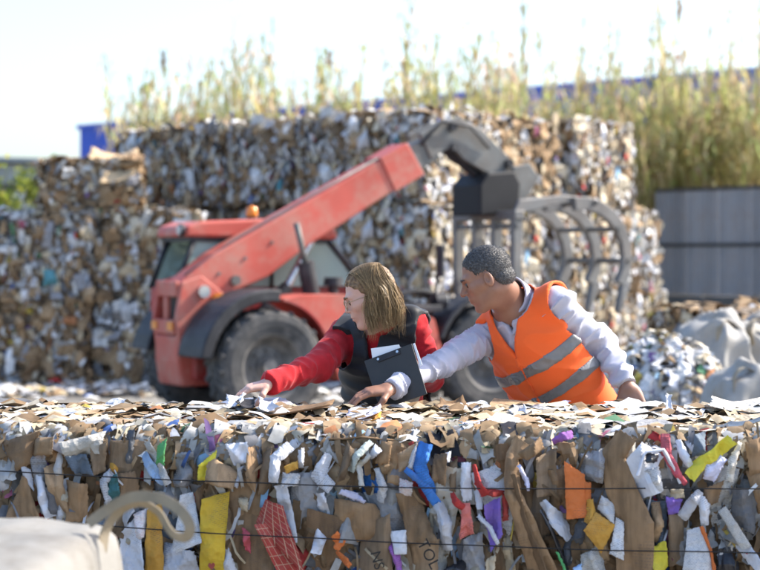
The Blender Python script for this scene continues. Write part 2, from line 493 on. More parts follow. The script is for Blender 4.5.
# crumbling bale in the sun behind the man
hp = W(662, 0, 12.6); e = empty('paper_heap', (hp.x, 12.6, 0)); tag(e, 'rounded heap of crumpled white paper in the sun beside the bulk bags', 'heap')
random.seed(61); bm = bmesh.new(); bmesh.ops.create_icosphere(bm, subdivisions=4, radius=1.0)
for v in bm.verts:
    q = v.co.copy(); rr = 1+0.12*mnoise.noise(q*2.2)+0.08*mnoise.noise(q*5)
    v.co = Vector((q.x*0.47*rr, q.y*0.50*rr, max(0, 0.42+q.z*0.56*rr)))
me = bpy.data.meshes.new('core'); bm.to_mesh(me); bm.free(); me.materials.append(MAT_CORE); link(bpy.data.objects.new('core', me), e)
V = []; F = []; C = []
for i in range(2100):
    q = Vector((random.gauss(0, 1), random.gauss(0, 1), random.gauss(0, 1)+0.15)).normalized(); rr = 1+0.12*mnoise.noise(q*2.2)+0.08*mnoise.noise(q*5)+random.uniform(-0.03, 0.07)
    o_ = Vector((q.x*0.50*rr, q.y*0.53*rr, max(0.03, 0.42+q.z*0.59*rr)))
    scrap_patch(o_, q, (random.gauss(0, 1), random.gauss(0, 1), random.gauss(0, 1)), random.uniform(0.025, 0.09), random.uniform(0.05, 0.15), random.uniform(-0.1, 0.3), 0.75, pick([0.9, 7, 1.2, 2.2, 0.6]), V, F, C)
V = [Vector((v.x, v.y, max(v.z, 0.005))) for v in V]
tag(mesh_obj('scraps', V, F, MAT_SCRAP_FAR, e, cols=C, smooth=False), kind='stuff')
p = W(742, 0, 17.5)
place_bale('paper_bale', p.x, 17.5, 0, R(20), 6, 'low brown paper bale behind the bulk bags at the right edge', 'loose bales by the bulk bags', (1.1, 1.0, 0.95))

# torn cardboard lying on the slumped bale
def curled_sheet(name, pts4, mat, parent=None, nx=10, ny=8, curl=0.06, thick=0.006, seed=0, amp=0.012):
    random.seed(seed); a, b, c, e = [Vector(q) for q in pts4]
    nrm = (b-a).cross(e-a).normalized(); V = []; F = []
    for j in range(ny+1):
        for i in range(nx+1):
            s, t = i/nx, j/ny
            p = (a.lerp(b, s)).lerp(e.lerp(c, s), t)
            dd = curl*((2*s-1)**2+0.6*(2*t-1)**2)+amp*mnoise.noise(p*7+Vector((seed, 0, 0)))*2
            if i in (0, nx) or j in (0, ny): p = p+Vector((random.uniform(-1, 1), random.uniform(-1, 1), 0))*amp
            V.append(p+nrm*dd)
    k = len(V); m = nx+1
    if thick:
        V += [v-nrm*thick for v in V]
    for j in range(ny):
        for i in range(nx):
            q = [j*m+i, j*m+i+1, (j+1)*m+i+1, (j+1)*m+i]; F.append(q)
            if thick: F.append([x+k for x in q[::-1]])
    if thick:
        rim = [i for i in range(m)]+[j*m+nx for j in range(1, ny+1)]+[ny*m+i for i in range(nx-1, -1, -1)]+[j*m for j in range(ny-1, 0, -1)]
        for x in range(len(rim)):
            p0, p1 = rim[x], rim[(x+1) % len(rim)]; F.append([p1, p0, p0+k, p1+k])
    return mesh_obj(name, V, F, mat, parent)
MAT_CARD_PALE = surf('pale_cardboard', (0.50, 0.36, 0.21), var=0.2, scale=5, rough=0.85, dirt=(0.3, 0.2, 0.12), dirt_amt=0.4)
o = curled_sheet('cardboard_sheet', [W(86, 168, 22.1), W(142, 172, 21.75), W(138, 160, 22.9), W(92, 158, 22.9)], MAT_CARD_PALE, curl=0.10, seed=3)
tag(o, 'curled open sheet of pale cardboard lying on the slumped left bale', 'cardboard')
o = curled_sheet('cardboard_sheet', [W(100, 186, 21.72), W(132, 180, 21.68), W(138, 172, 21.85), W(104, 176, 21.9)], MAT_CARD_PALE, curl=0.05, seed=4)
tag(o, 'torn cardboard flap hanging from the front of the slumped left bale', 'cardboard')

# ------------------------------------------------------------ litter on the yard
random.seed(5)
V = []; F = []; C = []
for i in range(1500):
    f = random.random()
    if f < 0.5: x = random.uniform(-6, 0.5); y = random.gauss(21.0, 0.5)
    elif f < 0.8: x = random.uniform(1.5, 6); y = random.gauss(16, 2.5)
    else: x = random.uniform(-6, 6); y = random.uniform(8, 21)
    if math.hypot(x, y-5.9) < 1.2: continue
    a = random.uniform(0, 6.28)
    scrap_patch(Vector((x, y, 0.02+random.uniform(0, 0.05))), (0, 0, 1), (math.cos(a), math.sin(a), 0), random.uniform(0.04, 0.16), random.uniform(0.06, 0.25),
                random.uniform(-0.05, 0.15), 0.2, pick([2, 5, 2, 2, 0.5]), V, F, C)
V = [Vector((v.x, v.y, max(v.z, 0.006))) for v in V]
o = mesh_obj('paper_litter', V, F, MAT_SCRAP_FAR, cols=C); tag(o, 'loose paper scraps littering the yard ground', 'litter', kind='stuff')

# ------------------------------------------------------------ concrete wall and corrugated fence at the right
FA = W(655, 0, 37.5); FB = W(860, 0, 33.5)
fd = Vector((FB.x-FA.x, FB.y-FA.y, 0)); FL = fd.length; fd.normalize(); fang = math.atan2(fd.y, fd.x)
MAT_CONC = surf('old_concrete', (0.16, 0.155, 0.15), var=0.35, scale=2.5, rough=0.92, dirt=(0.07, 0.065, 0.06), dirt_amt=0.7, bmp=0.4)
e = empty('concrete_wall', (FA.x, FA.y, 0), fang); tag(e, 'low grey concrete wall under the corrugated metal fence', 'wall')
nblk = int(FL/1.2)
for i in range(nblk):
    mb = MB(); mb.box((i*FL/nblk+0.008, 0.0, 0), ((i+1)*FL/nblk-0.008, 0.25, 0.78))
    mb.build('concrete_panel', MAT_CONC, e, bevel=0.015)
MAT_ZINC = surf('galvanised_sheet', (0.36, 0.36, 0.375), var=0.3, scale=1.6, rough=0.6, metal=0.15, dirt=(0.20, 0.14, 0.10), dirt_amt=0.6, dirt_scale=1.6, bmp=0.1, rnd=0.12)
MAT_STEEL = surf('dark_steel', (0.07, 0.07, 0.075), var=0.3, scale=5, rough=0.6, metal=0.4)
e = empty('metal_fence', (FA.x, FA.y, 0.782), fang); tag(e, 'grey corrugated metal fence on the concrete wall at the right', 'fence')
ns = int(FL/0.8); sw = FL/ns
V = []; F = []
nw = 40
for k in range(nw+1):
    x = k/nw*sw; t = (x/0.133) % 1.0
    yy = 0.05*(1 if t < 0.35 else 1-(t-0.35)/0.15 if t < 0.5 else 0 if t < 0.85 else (t-0.85)/0.15)
    V += [(x, -yy, 0), (x, -yy, 2.16)]
for k in range(nw): F.append([2*k, 2*k+2, 2*k+3, 2*k+1])
me = bpy.data.meshes.new('corrugated_sheet'); me.from_pydata(V, [], F); me.materials.append(MAT_ZINC)
for i in range(ns):
    o = link(bpy.data.objects.new('corrugated_sheet', me), e); o.location = (i*sw, 0.06-(0.004 if i % 2 else 0), random.uniform(-0.0, 0.03)); o.scale = (1.0, 1, random.uniform(0.985, 1.01))
for z in (1.0, 2.14):
    MB().box((0, 0.0, z), (FL, 0.03, z+0.07)).build('rail', MAT_STEEL, e)
for i in range(0, ns+1, 3):
    MB().box((i*sw-0.04, 0.08, 0), (i*sw+0.04, 0.16, 2.2)).build('post', MAT_STEEL, e)

# ------------------------------------------------------------ far buildings
MAT_BLUE = surf('blue_cladding', (0.06, 0.13, 0.58), var=0.12, scale=0.5, rough=0.5, bmp=0)
MAT_BLUE2 = surf('blue_cladding_trim', (0.05, 0.11, 0.52), var=0.1, scale=0.5, rough=0.5, bmp=0)
BA = W(80, 0, 88); BB = W(900, 0, 57)
bd = Vector((BB.x-BA.x, BB.y-BA.y, 0)); BL = bd.length; bang = math.atan2(bd.y, bd.x)
e = empty('warehouse', (BA.x, BA.y, 0), bang); tag(e, 'long blue clad warehouse behind the reeds', 'building')
H = 7.75; npan = 44
for i in range(npan):
    a = i*BL/npan; mb = MB()
    pts = []; nr = 6; pw = BL/npan
    mb.box((a+0.01, 0, 0), (a+pw-0.01, 0.2, H))
    for k in range(nr): mb.box((a+0.08+k*pw/nr, -0.05, 0.05), (a+0.08+k*pw/nr+0.12, 0.002, H-0.05))
    mb.build('cladding_panel', MAT_BLUE, e)
MB().box((-0.05, 0.2, 0), (BL, 14, H-0.3)).build('hall', MAT_BLUE, e)
MB().box((-0.15, -0.12, H), (BL+0.1, 0.35, H+0.22)).build('roof_edge', MAT_BLUE2, e)
MAT_SHED = surf('pale_render', (0.42, 0.43, 0.42), var=0.15, scale=0.6, rough=0.8, bmp=0)
MAT_SHEDROOF = surf('grey_roof_sheet', (0.30, 0.33, 0.33), var=0.15, scale=0.8, rough=0.7, bmp=0)
e = empty('shed', (W(-30, 0, 64).x, 64, 0), R(3)); tag(e, 'pale grey shed with low sheet roof at the far left', 'building')
sx = 6.2
MB().box((-4, 0, 0), (sx, 9, 4.1)).build('wall', MAT_SHED, e)
MB().prism([(-4.3, 5.05), (-4.3, 5.2), (sx+0.35, 4.95), (sx+0.35, 4.8)], -0.5, 9.4).build('roof', MAT_SHEDROOF, e)
MB().box((-4, 0.02, 4.1), (sx, 9, 4.85)).build('gable', MAT_SHEDROOF, e)
MB().box((1.0, -0.08, 3.9), (5.6, -0.002, 4.15)).build('gutter', MAT_STEEL, e)
for i in range(3):
    w_ = MB().box((-2.4+i*2.4, -0.03, 1.4), (-1.2+i*2.4, -0.002, 2.8)).build('window', MAT_STEEL, e)
# ------------------------------------------------------------ giant reeds
def leaf_mat(name, a, b_, tr=0.7):
    m, n, b = newmat(name)
    at = N(n, 'Attribute'); at.attribute_name = 'Col'
    n.links.new(at.outputs['Color'], b.inputs['Base Color']); b.inputs['Roughness'].default_value = 0.6
    t = N(n, 'BsdfTranslucent'); n.links.new(at.outputs['Color'], t.inputs['Color'])
    mx = N(n, 'MixShader'); mx.inputs[0].default_value = tr
    n.links.new(b.outputs[0], mx.inputs[1]); n.links.new(t.outputs[0], mx.inputs[2])
    n.links.new(mx.outputs[0], n.nodes['Material Output'].inputs[0])
    return m
MAT_REED = leaf_mat('reed_leaf', 0, 0)
GREENS = [(0.42, 0.40, 0.17), (0.48, 0.43, 0.21), (0.54, 0.47, 0.28), (0.36, 0.36, 0.14), (0.60, 0.51, 0.33)]
STEMC = [(0.36, 0.31, 0.13), (0.42, 0.34, 0.17), (0.28, 0.27, 0.10)]

def cane_geo(base, h, lean, V, F, C, leaves=16, from_h=0.25, plume=False, stem_r=0.014):
    base = Vector(base); a = random.uniform(0, 6.28); ld = Vector((math.cos(a), math.sin(a), 0))
    segs = 5; pts = []
    for k in range(segs+1):
        t = k/segs; pts.append(base+Vector((0, 0, h*t))+ld*(lean*h*t*t))
    sc = random.choice(STEMC); k0 = len(V)
    for k, p in enumerate(pts):
        r = stem_r*(1-0.75*k/segs)
        for i in range(3):
            t = 2.094*i; V.append(p+Vector((r*math.cos(t), r*math.sin(t), 0))); C.append((*sc, 1))
    for k in range(segs):
        for i in range(3): F.append([k0+k*3+i, k0+k*3+(i+1) % 3, k0+(k+1)*3+(i+1) % 3, k0+(k+1)*3+i])
    for l in range(leaves):
        t = from_h+(1-from_h)*((l+random.random())/leaves)
        p = base+Vector((0, 0, h*t))+ld*(lean*h*t*t)
        az = random.uniform(0, 6.28); dr = Vector((math.cos(az), math.sin(az), 0)); sd = Vector((-dr.y, dr.x, 0))
        ln = random.uniform(0.4, 0.85)*(1.0 if t < 0.85 else 0.7); w = random.uniform(0.018, 0.034)
        up = random.uniform(0.8, 1.9); c = random.choice(GREENS); c = tuple(x*random.uniform(0.8, 1.15) for x in c)
        k = len(V)
        for q, (f, z, ww) in enumerate(((0, 0, 0.5), (0.4, 0.42*up, 1.0), (0.75, 0.45*up, 0.7), (1.0, 0.22*up, 0.05))):
            m_ = p+dr*(ln*f*0.55)+Vector((0, 0, ln*z))
            V += [m_-sd*w*ww, m_+sd*w*ww]; C += [(*c, 1)]*2
        for q in range(3): F.append([k+2*q, k+2*q+1, k+2*q+3, k+2*q+2])
    if plume:
        top = pts[-1]
        for l in range(16):
            az = random.uniform(0, 6.28); dr = Vector((math.cos(az)*0.25, math.sin(az)*0.25, 1)).normalized()
            p = top+Vector((0, 0, random.uniform(-0.25, 0.25))); sd = dr.orthogonal().normalized()
            ln = random.uniform(0.15, 0.3); k = len(V); c = random.choice([(0.36, 0.28, 0.17), (0.30, 0.24, 0.14)])
            V += [p-sd*0.012, p+sd*0.012, p+dr*ln+sd*0.02, p+dr*ln-sd*0.02]; C += [(*c, 1)]*4; F.append([k, k+1, k+2, k+3])
random.seed(31)
V = []; F = []; C = []
for i in range(680):                                   # dense bed behind the fence at the right
    px = random.uniform(470, 800); Y = random.uniform(38.2, 45)
    if px < 640 and random.random() < 0.15: continue
    x = (px-380)/FPX*Y
    hh = random.gauss(4.75, 0.6)+ (0.35 if px > 640 else -0.1)
    cane_geo((x, Y, 0), min(hh, 6.4), random.uniform(0, 0.10), V, F, C, leaves=22, from_h=0.35)
for i in range(390):                                    # thinner bed behind the stack
    px = random.uniform(112, 520); Y = random.uniform(33, 40)
    x = (px-380)/FPX*Y
    hh = 3.8+2.0*random.random()**1.5*(0.75+0.5*math.sin(px*0.045)*math.sin(px*0.017+1))
    hh += 0.35*(px-95)/425
    cane_geo((x, Y, 0), hh, random.uniform(0, 0.08), V, F, C, leaves=13, from_h=0.45)
o = mesh_obj('reed_bed', V, F, MAT_REED, cols=C, smooth=False); tag(o, 'dense bed of olive green giant reeds behind stacks and fence', 'reeds', kind='stuff')
# tall single canes that stand out against the sky
CANES = []
for s in range(9):
    V = []; F = []; C = []
    cane_geo((0, 0, 0), 1.0*6.0, random.uniform(0.02, 0.13), V, F, C, leaves=30, from_h=0.45, plume=(s == 0), stem_r=0.016)
    me = bpy.data.meshes.new('giant_reed'); me.from_pydata([tuple(v) for v in V], [], F)
    a = me.color_attributes.new('Col', 'FLOAT_COLOR', 'POINT'); a.data.foreach_set('color', np.array(C, np.float32).ravel())
    me.materials.append(MAT_REED); CANES.append(me)
for i in range(76):
    if i < 48: px = 112+(i+random.uniform(-.8, .8))*8.8; Y = random.uniform(32.5, 38)
    else: px = 555+(i-48)*8.0+random.uniform(-4, 4); Y = random.uniform(38.3, 43)
    clump = 0.5+0.5*math.sin(px*0.083)*math.cos(px*0.031+0.6)
    hh = random.uniform(4.6, 5.7)+clump*0.75+1.5*max(0, (px-450)/350)
    if px < 190: hh = random.uniform(4.0, 5.6)
    o = link(bpy.data.objects.new('giant_reed', random.choice(CANES)))
    o.location = ((px-380)/FPX*Y, Y, 0); o.rotation_euler = (0, 0, random.uniform(0, 6.28)); k = hh/6.0; o.scale = (1.0, 1.0, k)
    if px < 480: tag(o, 'single tall thin reed rising against the sky above the shaded bale stack', 'reed', 'tall reeds above the bale stack')
    else: tag(o, 'single tall reed rising above the dense reed bed at the right', 'reed', 'tall reeds above the right reed bed')

# leafy shrubs at the far left edge
def shrub(loc, h, r, label, seed, n=1500):
    random.seed(seed); e = empty('shrub', loc); tag(e, label, 'shrub', 'shrubs at the far left edge')
    mb = MB()
    for k in range(9):
        a = random.uniform(0, 6.28); q = random.uniform(0.3, 0.9)*r
        mb.tube([(0, 0, 0), (q*0.4*math.cos(a), q*0.4*math.sin(a), h*0.45), (q*math.cos(a), q*math.sin(a), h*random.uniform(0.7, 0.95))], [0.03, 0.018, 0.006], n=5)
    mb.build('stems', surf('shrub_bark', (0.12, 0.09, 0.06)), e)
    V = []; F = []; C = []
    cl = [Vector((random.gauss(0, 0.5)*r, random.gauss(0, 0.5)*r, random.uniform(0.25, 1.0)*h)) for _ in range(26)]
    for k in range(n):
        c0 = random.choice(cl); p = c0+Vector((random.gauss(0, 1), random.gauss(0, 1), random.gauss(0, 1)))*0.16*r
        n_ = Vector((random.gauss(0, 1), random.gauss(0, 1), random.gauss(0, 1)+0.5)).normalized(); u = n_.orthogonal().normalized(); w = n_.cross(u)
        s = random.uniform(0.04, 0.085); q = len(V); c = random.choice([(0.16, 0.21, 0.03), (0.22, 0.26, 0.04), (0.11, 0.16, 0.025), (0.30, 0.29, 0.05)])
        V += [p-u*s, p+w*s*0.5, p+u*s, p-w*s*0.5]; C += [(*c, 1)]*4; F.append([q, q+1, q+2, q+3])
    mesh_obj('foliage', V, F, MAT_REED, e, smooth=False, cols=C)
shrub((W(6, 0, 30).x, 30, 0), 3.25, 0.75, 'yellow green leafy shrub at the left picture edge', 41)
shrub((W(31, 0, 32).x, 32, 0), 2.9, 0.6, 'smaller green shrub just above the left front stack', 42)
# ------------------------------------------------------------ the near bale
BY = 5.45; BROT = -R(3.4); BTOP = 1.075; BLEN = 3.1; BDEP = 1.06
bale = empty('paper_bale', (0, BY, 0), BROT)
tag(bale, 'long wire tied bale of cardboard and mixed paper in the foreground', 'bale')
ca, sa = math.cos(BROT), math.sin(BROT)
def face(px, py):
    """pixel -> (x, z) on the bale's front plane, in bale space"""
    dx = (px-380)/FPX; dz = (HORIZON-py)/FPX
    # point t*(dx,1): bale space y = -sa*X + ca*(Y-BY) = 0
    t = ca*BY/(ca-sa*dx)
    X = t*dx; Yw = t
    return (ca*X+sa*(Yw-BY), CAM_H+t*dz)
def local(v):
    v = Vector(v); x, y = v.x, v.y-BY
    return Vector((ca*x+sa*y, -sa*x+ca*y, v.z))

def paper_mat(name, color, var=0.12, stain=(0.28, 0.22, 0.15), stain_amt=0.25, fiber=False, rough=0.8, spec=0.25, sheen=0):
    m, n, b = newmat(name); tc = N(n, 'TexCoord'); oi = N(n, 'ObjectInfo')
    add = N(n, 'VectorMath', operation='ADD'); sc = N(n, 'VectorMath', operation='SCALE')
    cb = N(n, 'CombineXYZ')
    for i in range(3): n.links.new(oi.outputs['Random'], cb.inputs[i])
    n.links.new(cb.outputs[0], sc.inputs[0]); sc.inputs['Scale'].default_value = 37.0
    n.links.new(tc.outputs['Object'], add.inputs[0]); n.links.new(sc.outputs[0], add.inputs[1])
    nz = N(n, 'TexNoise'); nz.inputs['Scale'].default_value = 11; nz.inputs['Detail'].default_value = 7; n.links.new(add.outputs[0], nz.inputs['Vector'])
    lo = tuple(c*(1-var) for c in color); hi = tuple(min(1, c*(1+var)) for c in color)
    r = ramp(n, nz.outputs[0], [(0.32, lo), (0.68, hi)]); c = r.outputs[0]
    n2 = N(n, 'TexNoise'); n2.inputs['Scale'].default_value = 5; n2.inputs['Detail'].default_value = 9; n2.inputs['Roughness'].default_value = 0.72
    n.links.new(add.outputs[0], n2.inputs['Vector'])
    r2 = ramp(n, n2.outputs[0], [(0.5, 0.0), (0.72, stain_amt)]); c = mixc(n, c, stain, r2.outputs[0])
    if fiber:
        mp = N(n, 'Mapping'); mp.inputs['Scale'].default_value = (1.0, 1.0, 0.10); n.links.new(add.outputs[0], mp.inputs['Vector'])
        n3 = N(n, 'TexNoise'); n3.inputs['Scale'].default_value = 55; n3.inputs['Detail'].default_value = 5; n.links.new(mp.outputs[0], n3.inputs['Vector'])
        c = mixc(n, c, ramp(n, n3.outputs[0], [(0.36, 0.66), (0.56, 1.0)]).outputs[0], 0.8, 'MULTIPLY')
    mr = N(n, 'MapRange'); mr.inputs[3].default_value = 0.76; mr.inputs[4].default_value = 1.1; n.links.new(oi.outputs['Random'], mr.inputs[0])
    vm = N(n, 'VectorMath', operation='SCALE'); n.links.new(c, vm.inputs[0]); n.links.new(mr.outputs[0], vm.inputs['Scale'])
    n.links.new(vm.outputs[0], b.inputs['Base Color'])
    b.inputs['Roughness'].default_value = rough; b.inputs['Specular IOR Level'].default_value = spec
    fz = N(n, 'TexNoise'); fz.inputs['Scale'].default_value = 80; fz.inputs['Detail'].default_value = 6; n.links.new(add.outputs[0], fz.inputs['Vector'])
    vo = N(n, 'TexVoronoi'); vo.inputs['Scale'].default_value = 13 if fiber else 24; vo.feature = 'F1'; vo.inputs['Randomness'].default_value = 1.0
    wv = N(n, 'VectorMath', operation='ADD'); ws = N(n, 'VectorMath', operation='SCALE'); ws.inputs['Scale'].default_value = 0.03
    n.links.new(nz.outputs['Color'], ws.inputs[0]); n.links.new(add.outputs[0], wv.inputs[0]); n.links.new(ws.outputs[0], wv.inputs[1]); n.links.new(wv.outputs[0], vo.inputs['Vector'])
    v2 = N(n, 'TexVoronoi'); v2.inputs['Scale'].default_value = 31 if fiber else 58; v2.feature = 'F1'; n.links.new(wv.outputs[0], v2.inputs['Vector'])
    h1 = N(n, 'Math', operation='MULTIPLY_ADD'); h1.inputs[1].default_value = 0.4; n.links.new(v2.outputs['Distance'], h1.inputs[0]); n.links.new(vo.outputs['Distance'], h1.inputs[2])
    h2 = N(n, 'Math', operation='MULTIPLY_ADD'); h2.inputs[1].default_value = 0.12; n.links.new(fz.outputs[0], h2.inputs[0]); n.links.new(h1.outputs[0], h2.inputs[2])
    bump(n, b, h2.outputs[0], 0.35 if fiber else 0.75, 0.012)
    # printing in patches
    uv0 = N(n, 'UVMap'); tb = N(n, 'TexBrick'); tb.inputs['Color1'].default_value = (0, 0, 0, 1); tb.inputs['Color2'].default_value = (0.8, 0.8, 0.8, 1); tb.inputs['Mortar'].default_value = (1, 1, 1, 1)
    tb.inputs['Scale'].default_value = 1.0; tb.inputs['Brick Width'].default_value = 0.07; tb.inputs['Row Height'].default_value = 0.030; tb.inputs['Mortar Size'].default_value = 0.009; n.links.new(uv0.outputs[0], tb.inputs['Vector'])
    pz = N(n, 'TexNoise'); pz.inputs['Scale'].default_value = 7; pz.inputs['Detail'].default_value = 1; n.links.new(add.outputs[0], pz.inputs['Vector'])
    pm_ = ramp(n, pz.outputs[0], [(0.58, 0.0), (0.62, 0.5 if not fiber else 0.3)])
    sp = N(n, 'SeparateColor'); n.links.new(tb.outputs['Color'], sp.inputs[0]); iv = N(n, 'Math', operation='SUBTRACT'); iv.inputs[0].default_value = 1.0; n.links.new(sp.outputs[0], iv.inputs[1])
    pf = N(n, 'Math', operation='MULTIPLY'); n.links.new(iv.outputs[0], pf.inputs[0]); n.links.new(pm_.outputs[0], pf.inputs[1])
    cc = mixc(n, vm.outputs[0], (0.05, 0.05, 0.07), pf.outputs[0]); n.links.new(cc, b.inputs['Base Color'])
    vv = N(n, 'VectorMath', operation='SCALE'); vv.inputs['Scale'].default_value = 1.0; n.links.new(cc, vv.inputs[0])
    return m, n, b, vv

def print_mat(name, color, ink, sx=40.0, sy=60.0, img=True):
    """printed page: rows of type and a few picture blocks in the sheet's own UVs"""
    m, n, b, vm = paper_mat(name, color, var=0.08)
    uv = N(n, 'UVMap')
    br = N(n, 'TexBrick'); br.inputs['Scale'].default_value = 1.0; br.inputs['Color1'].default_value = (0, 0, 0, 1); br.inputs['Color2'].default_value = (1, 1, 1, 1)
    br.inputs['Mortar'].default_value = (1, 1, 1, 1); br.inputs['Mortar Size'].default_value = 0.006; br.inputs['Brick Width'].default_value = 0.05; br.inputs['Row Height'].default_value = 0.022
    br.inputs['Bias'].default_value = -0.1
    n.links.new(uv.outputs[0], br.inputs['Vector'])
    ck = N(n, 'TexBrick'); ck.inputs['Scale'].default_value = 1.0; ck.inputs['Color1'].default_value = (1, 1, 1, 1); ck.inputs['Color2'].default_value = (0.25, 0.25, 0.27, 1)
    ck.inputs['Mortar'].default_value = (1, 1, 1, 1); ck.inputs['Brick Width'].default_value = 0.45; ck.inputs['Row Height'].default_value = 0.3; ck.inputs['Mortar Size'].default_value = 0.05
    n.links.new(uv.outputs[0], ck.inputs['Vector'])
    mu = mixc(n, br.outputs['Color'], ck.outputs['Color'], 0.55 if img else 0.0, 'MULTIPLY')
    sx_ = N(n, 'SeparateColor'); n.links.new(mu, sx_.inputs[0])
    inv = N(n, 'Math', operation='SUBTRACT'); inv.inputs[0].default_value = 1.0; n.links.new(sx_.outputs[0], inv.inputs[1])
    ml = N(n, 'Math', operation='MULTIPLY'); n.links.new(inv.outputs[0], ml.inputs[0]); ml.inputs[1].default_value = 0.5
    cc = mixc(n, vm.outputs[0], ink, ml.outputs[0])
    n.links.new(cc, b.inputs['Base Color'])
    return m

PM = {}
for k, c in dict(kraft=(0.31, 0.195, 0.105), kraft_dark=(0.20, 0.123, 0.066), kraft_pale=(0.38, 0.255, 0.148), kraft_grey=(0.26, 0.183, 0.115),
                 white=(0.58, 0.59, 0.63), white_warm=(0.52, 0.49, 0.43), grey=(0.30, 0.30, 0.31), grey_dark=(0.10, 0.105, 0.115),
                 yellow=(0.60, 0.40, 0.04), mustard=(0.62, 0.33, 0.06), lemon=(0.68, 0.58, 0.06), red=(0.42, 0.045, 0.04), brick_red=(0.36, 0.07, 0.055),
                 pink_red=(0.55, 0.10, 0.13), orange=(0.66, 0.18, 0.05), blue=(0.05, 0.20, 0.58), blue_pale=(0.35, 0.50, 0.72),
                 purple=(0.20, 0.12, 0.45), violet=(0.36, 0.14, 0.48), green=(0.10, 0.38, 0.13), teal=(0.06, 0.17, 0.18), black=(0.02, 0.02, 0.025),
                 salmon=(0.60, 0.17, 0.14), slate=(0.15, 0.19, 0.24), cream=(0.52, 0.43, 0.30), lavender=(0.62, 0.62, 0.80)).items():
    PM[k] = paper_mat('paper_'+k, c, stain=(0.12, 0.085, 0.06) if 'kraft' in k else (0.28, 0.22, 0.15), stain_amt=0.55 if 'kraft' in k else 0.25, fiber='kraft' in k)[0]
PM['news'] = print_mat('printed_news', (0.58, 0.57, 0.54), (0.08, 0.08, 0.09))
PM['leaflet'] = print_mat('printed_leaflet', (0.72, 0.72, 0.72), (0.12, 0.14, 0.22))
PM['flyer_red'] = print_mat('printed_flyer', (0.70, 0.68, 0.66), (0.50, 0.08, 0.08))
PM['flyer_green'] = print_mat('printed_box', (0.60, 0.62, 0.58), (0.08, 0.30, 0.20))
def red_board():
    m, n, b, vm = paper_mat('printed_red_board', (0.36, 0.055, 0.045)); uv = N(n, 'UVMap')
    w1 = N(n, 'TexWave'); w1.inputs['Scale'].default_value = 1.6; w1.inputs['Distortion'].default_value = 0.3; w1.bands_direction = 'X'
    w2 = N(n, 'TexWave'); w2.inputs['Scale'].default_value = 2.2; w2.bands_direction = 'Y'
    vn = N(n, 'TexNoise'); vn.inputs['Scale'].default_value = 9
    for w in (w1, w2, vn): n.links.new(uv.outputs[0], w.inputs['Vector'])
    mx = N(n, 'Math', operation='MAXIMUM')
    a = ramp(n, w1.outputs[1], [(0.965, 0.0), (0.99, 0.8)]); c = ramp(n, w2.outputs[1], [(0.975, 0.0), (0.995, 0.7)])
    n.links.new(a.outputs[0], mx.inputs[0]); n.links.new(c.outputs[0], mx.inputs[1])
    sp = ramp(n, vn.outputs[0], [(0.66, 0.0), (0.70, 0.9)])
    m2 = N(n, 'Math', operation='MAXIMUM'); n.links.new(mx.outputs[0], m2.inputs[0]); n.links.new(sp.outputs[0], m2.inputs[1])
    n.links.new(mixc(n, vm.outputs[0], (0.55, 0.38, 0.26), m2.outputs[0]), b.inputs['Base Color']); return m
PM['red_board'] = red_board()
PM['film'] = surf('clear_film', (0.62, 0.63, 0.68), var=0.15, scale=20, rough=0.25, bmp=0.5, bscale=25, bdist=0.01, spec=0.6)
PM['black_film'] = surf('black_film', (0.02, 0.02, 0.024), var=0.3, scale=20, rough=0.3, bmp=0.5, bscale=25, bdist=0.01, spec=0.6)

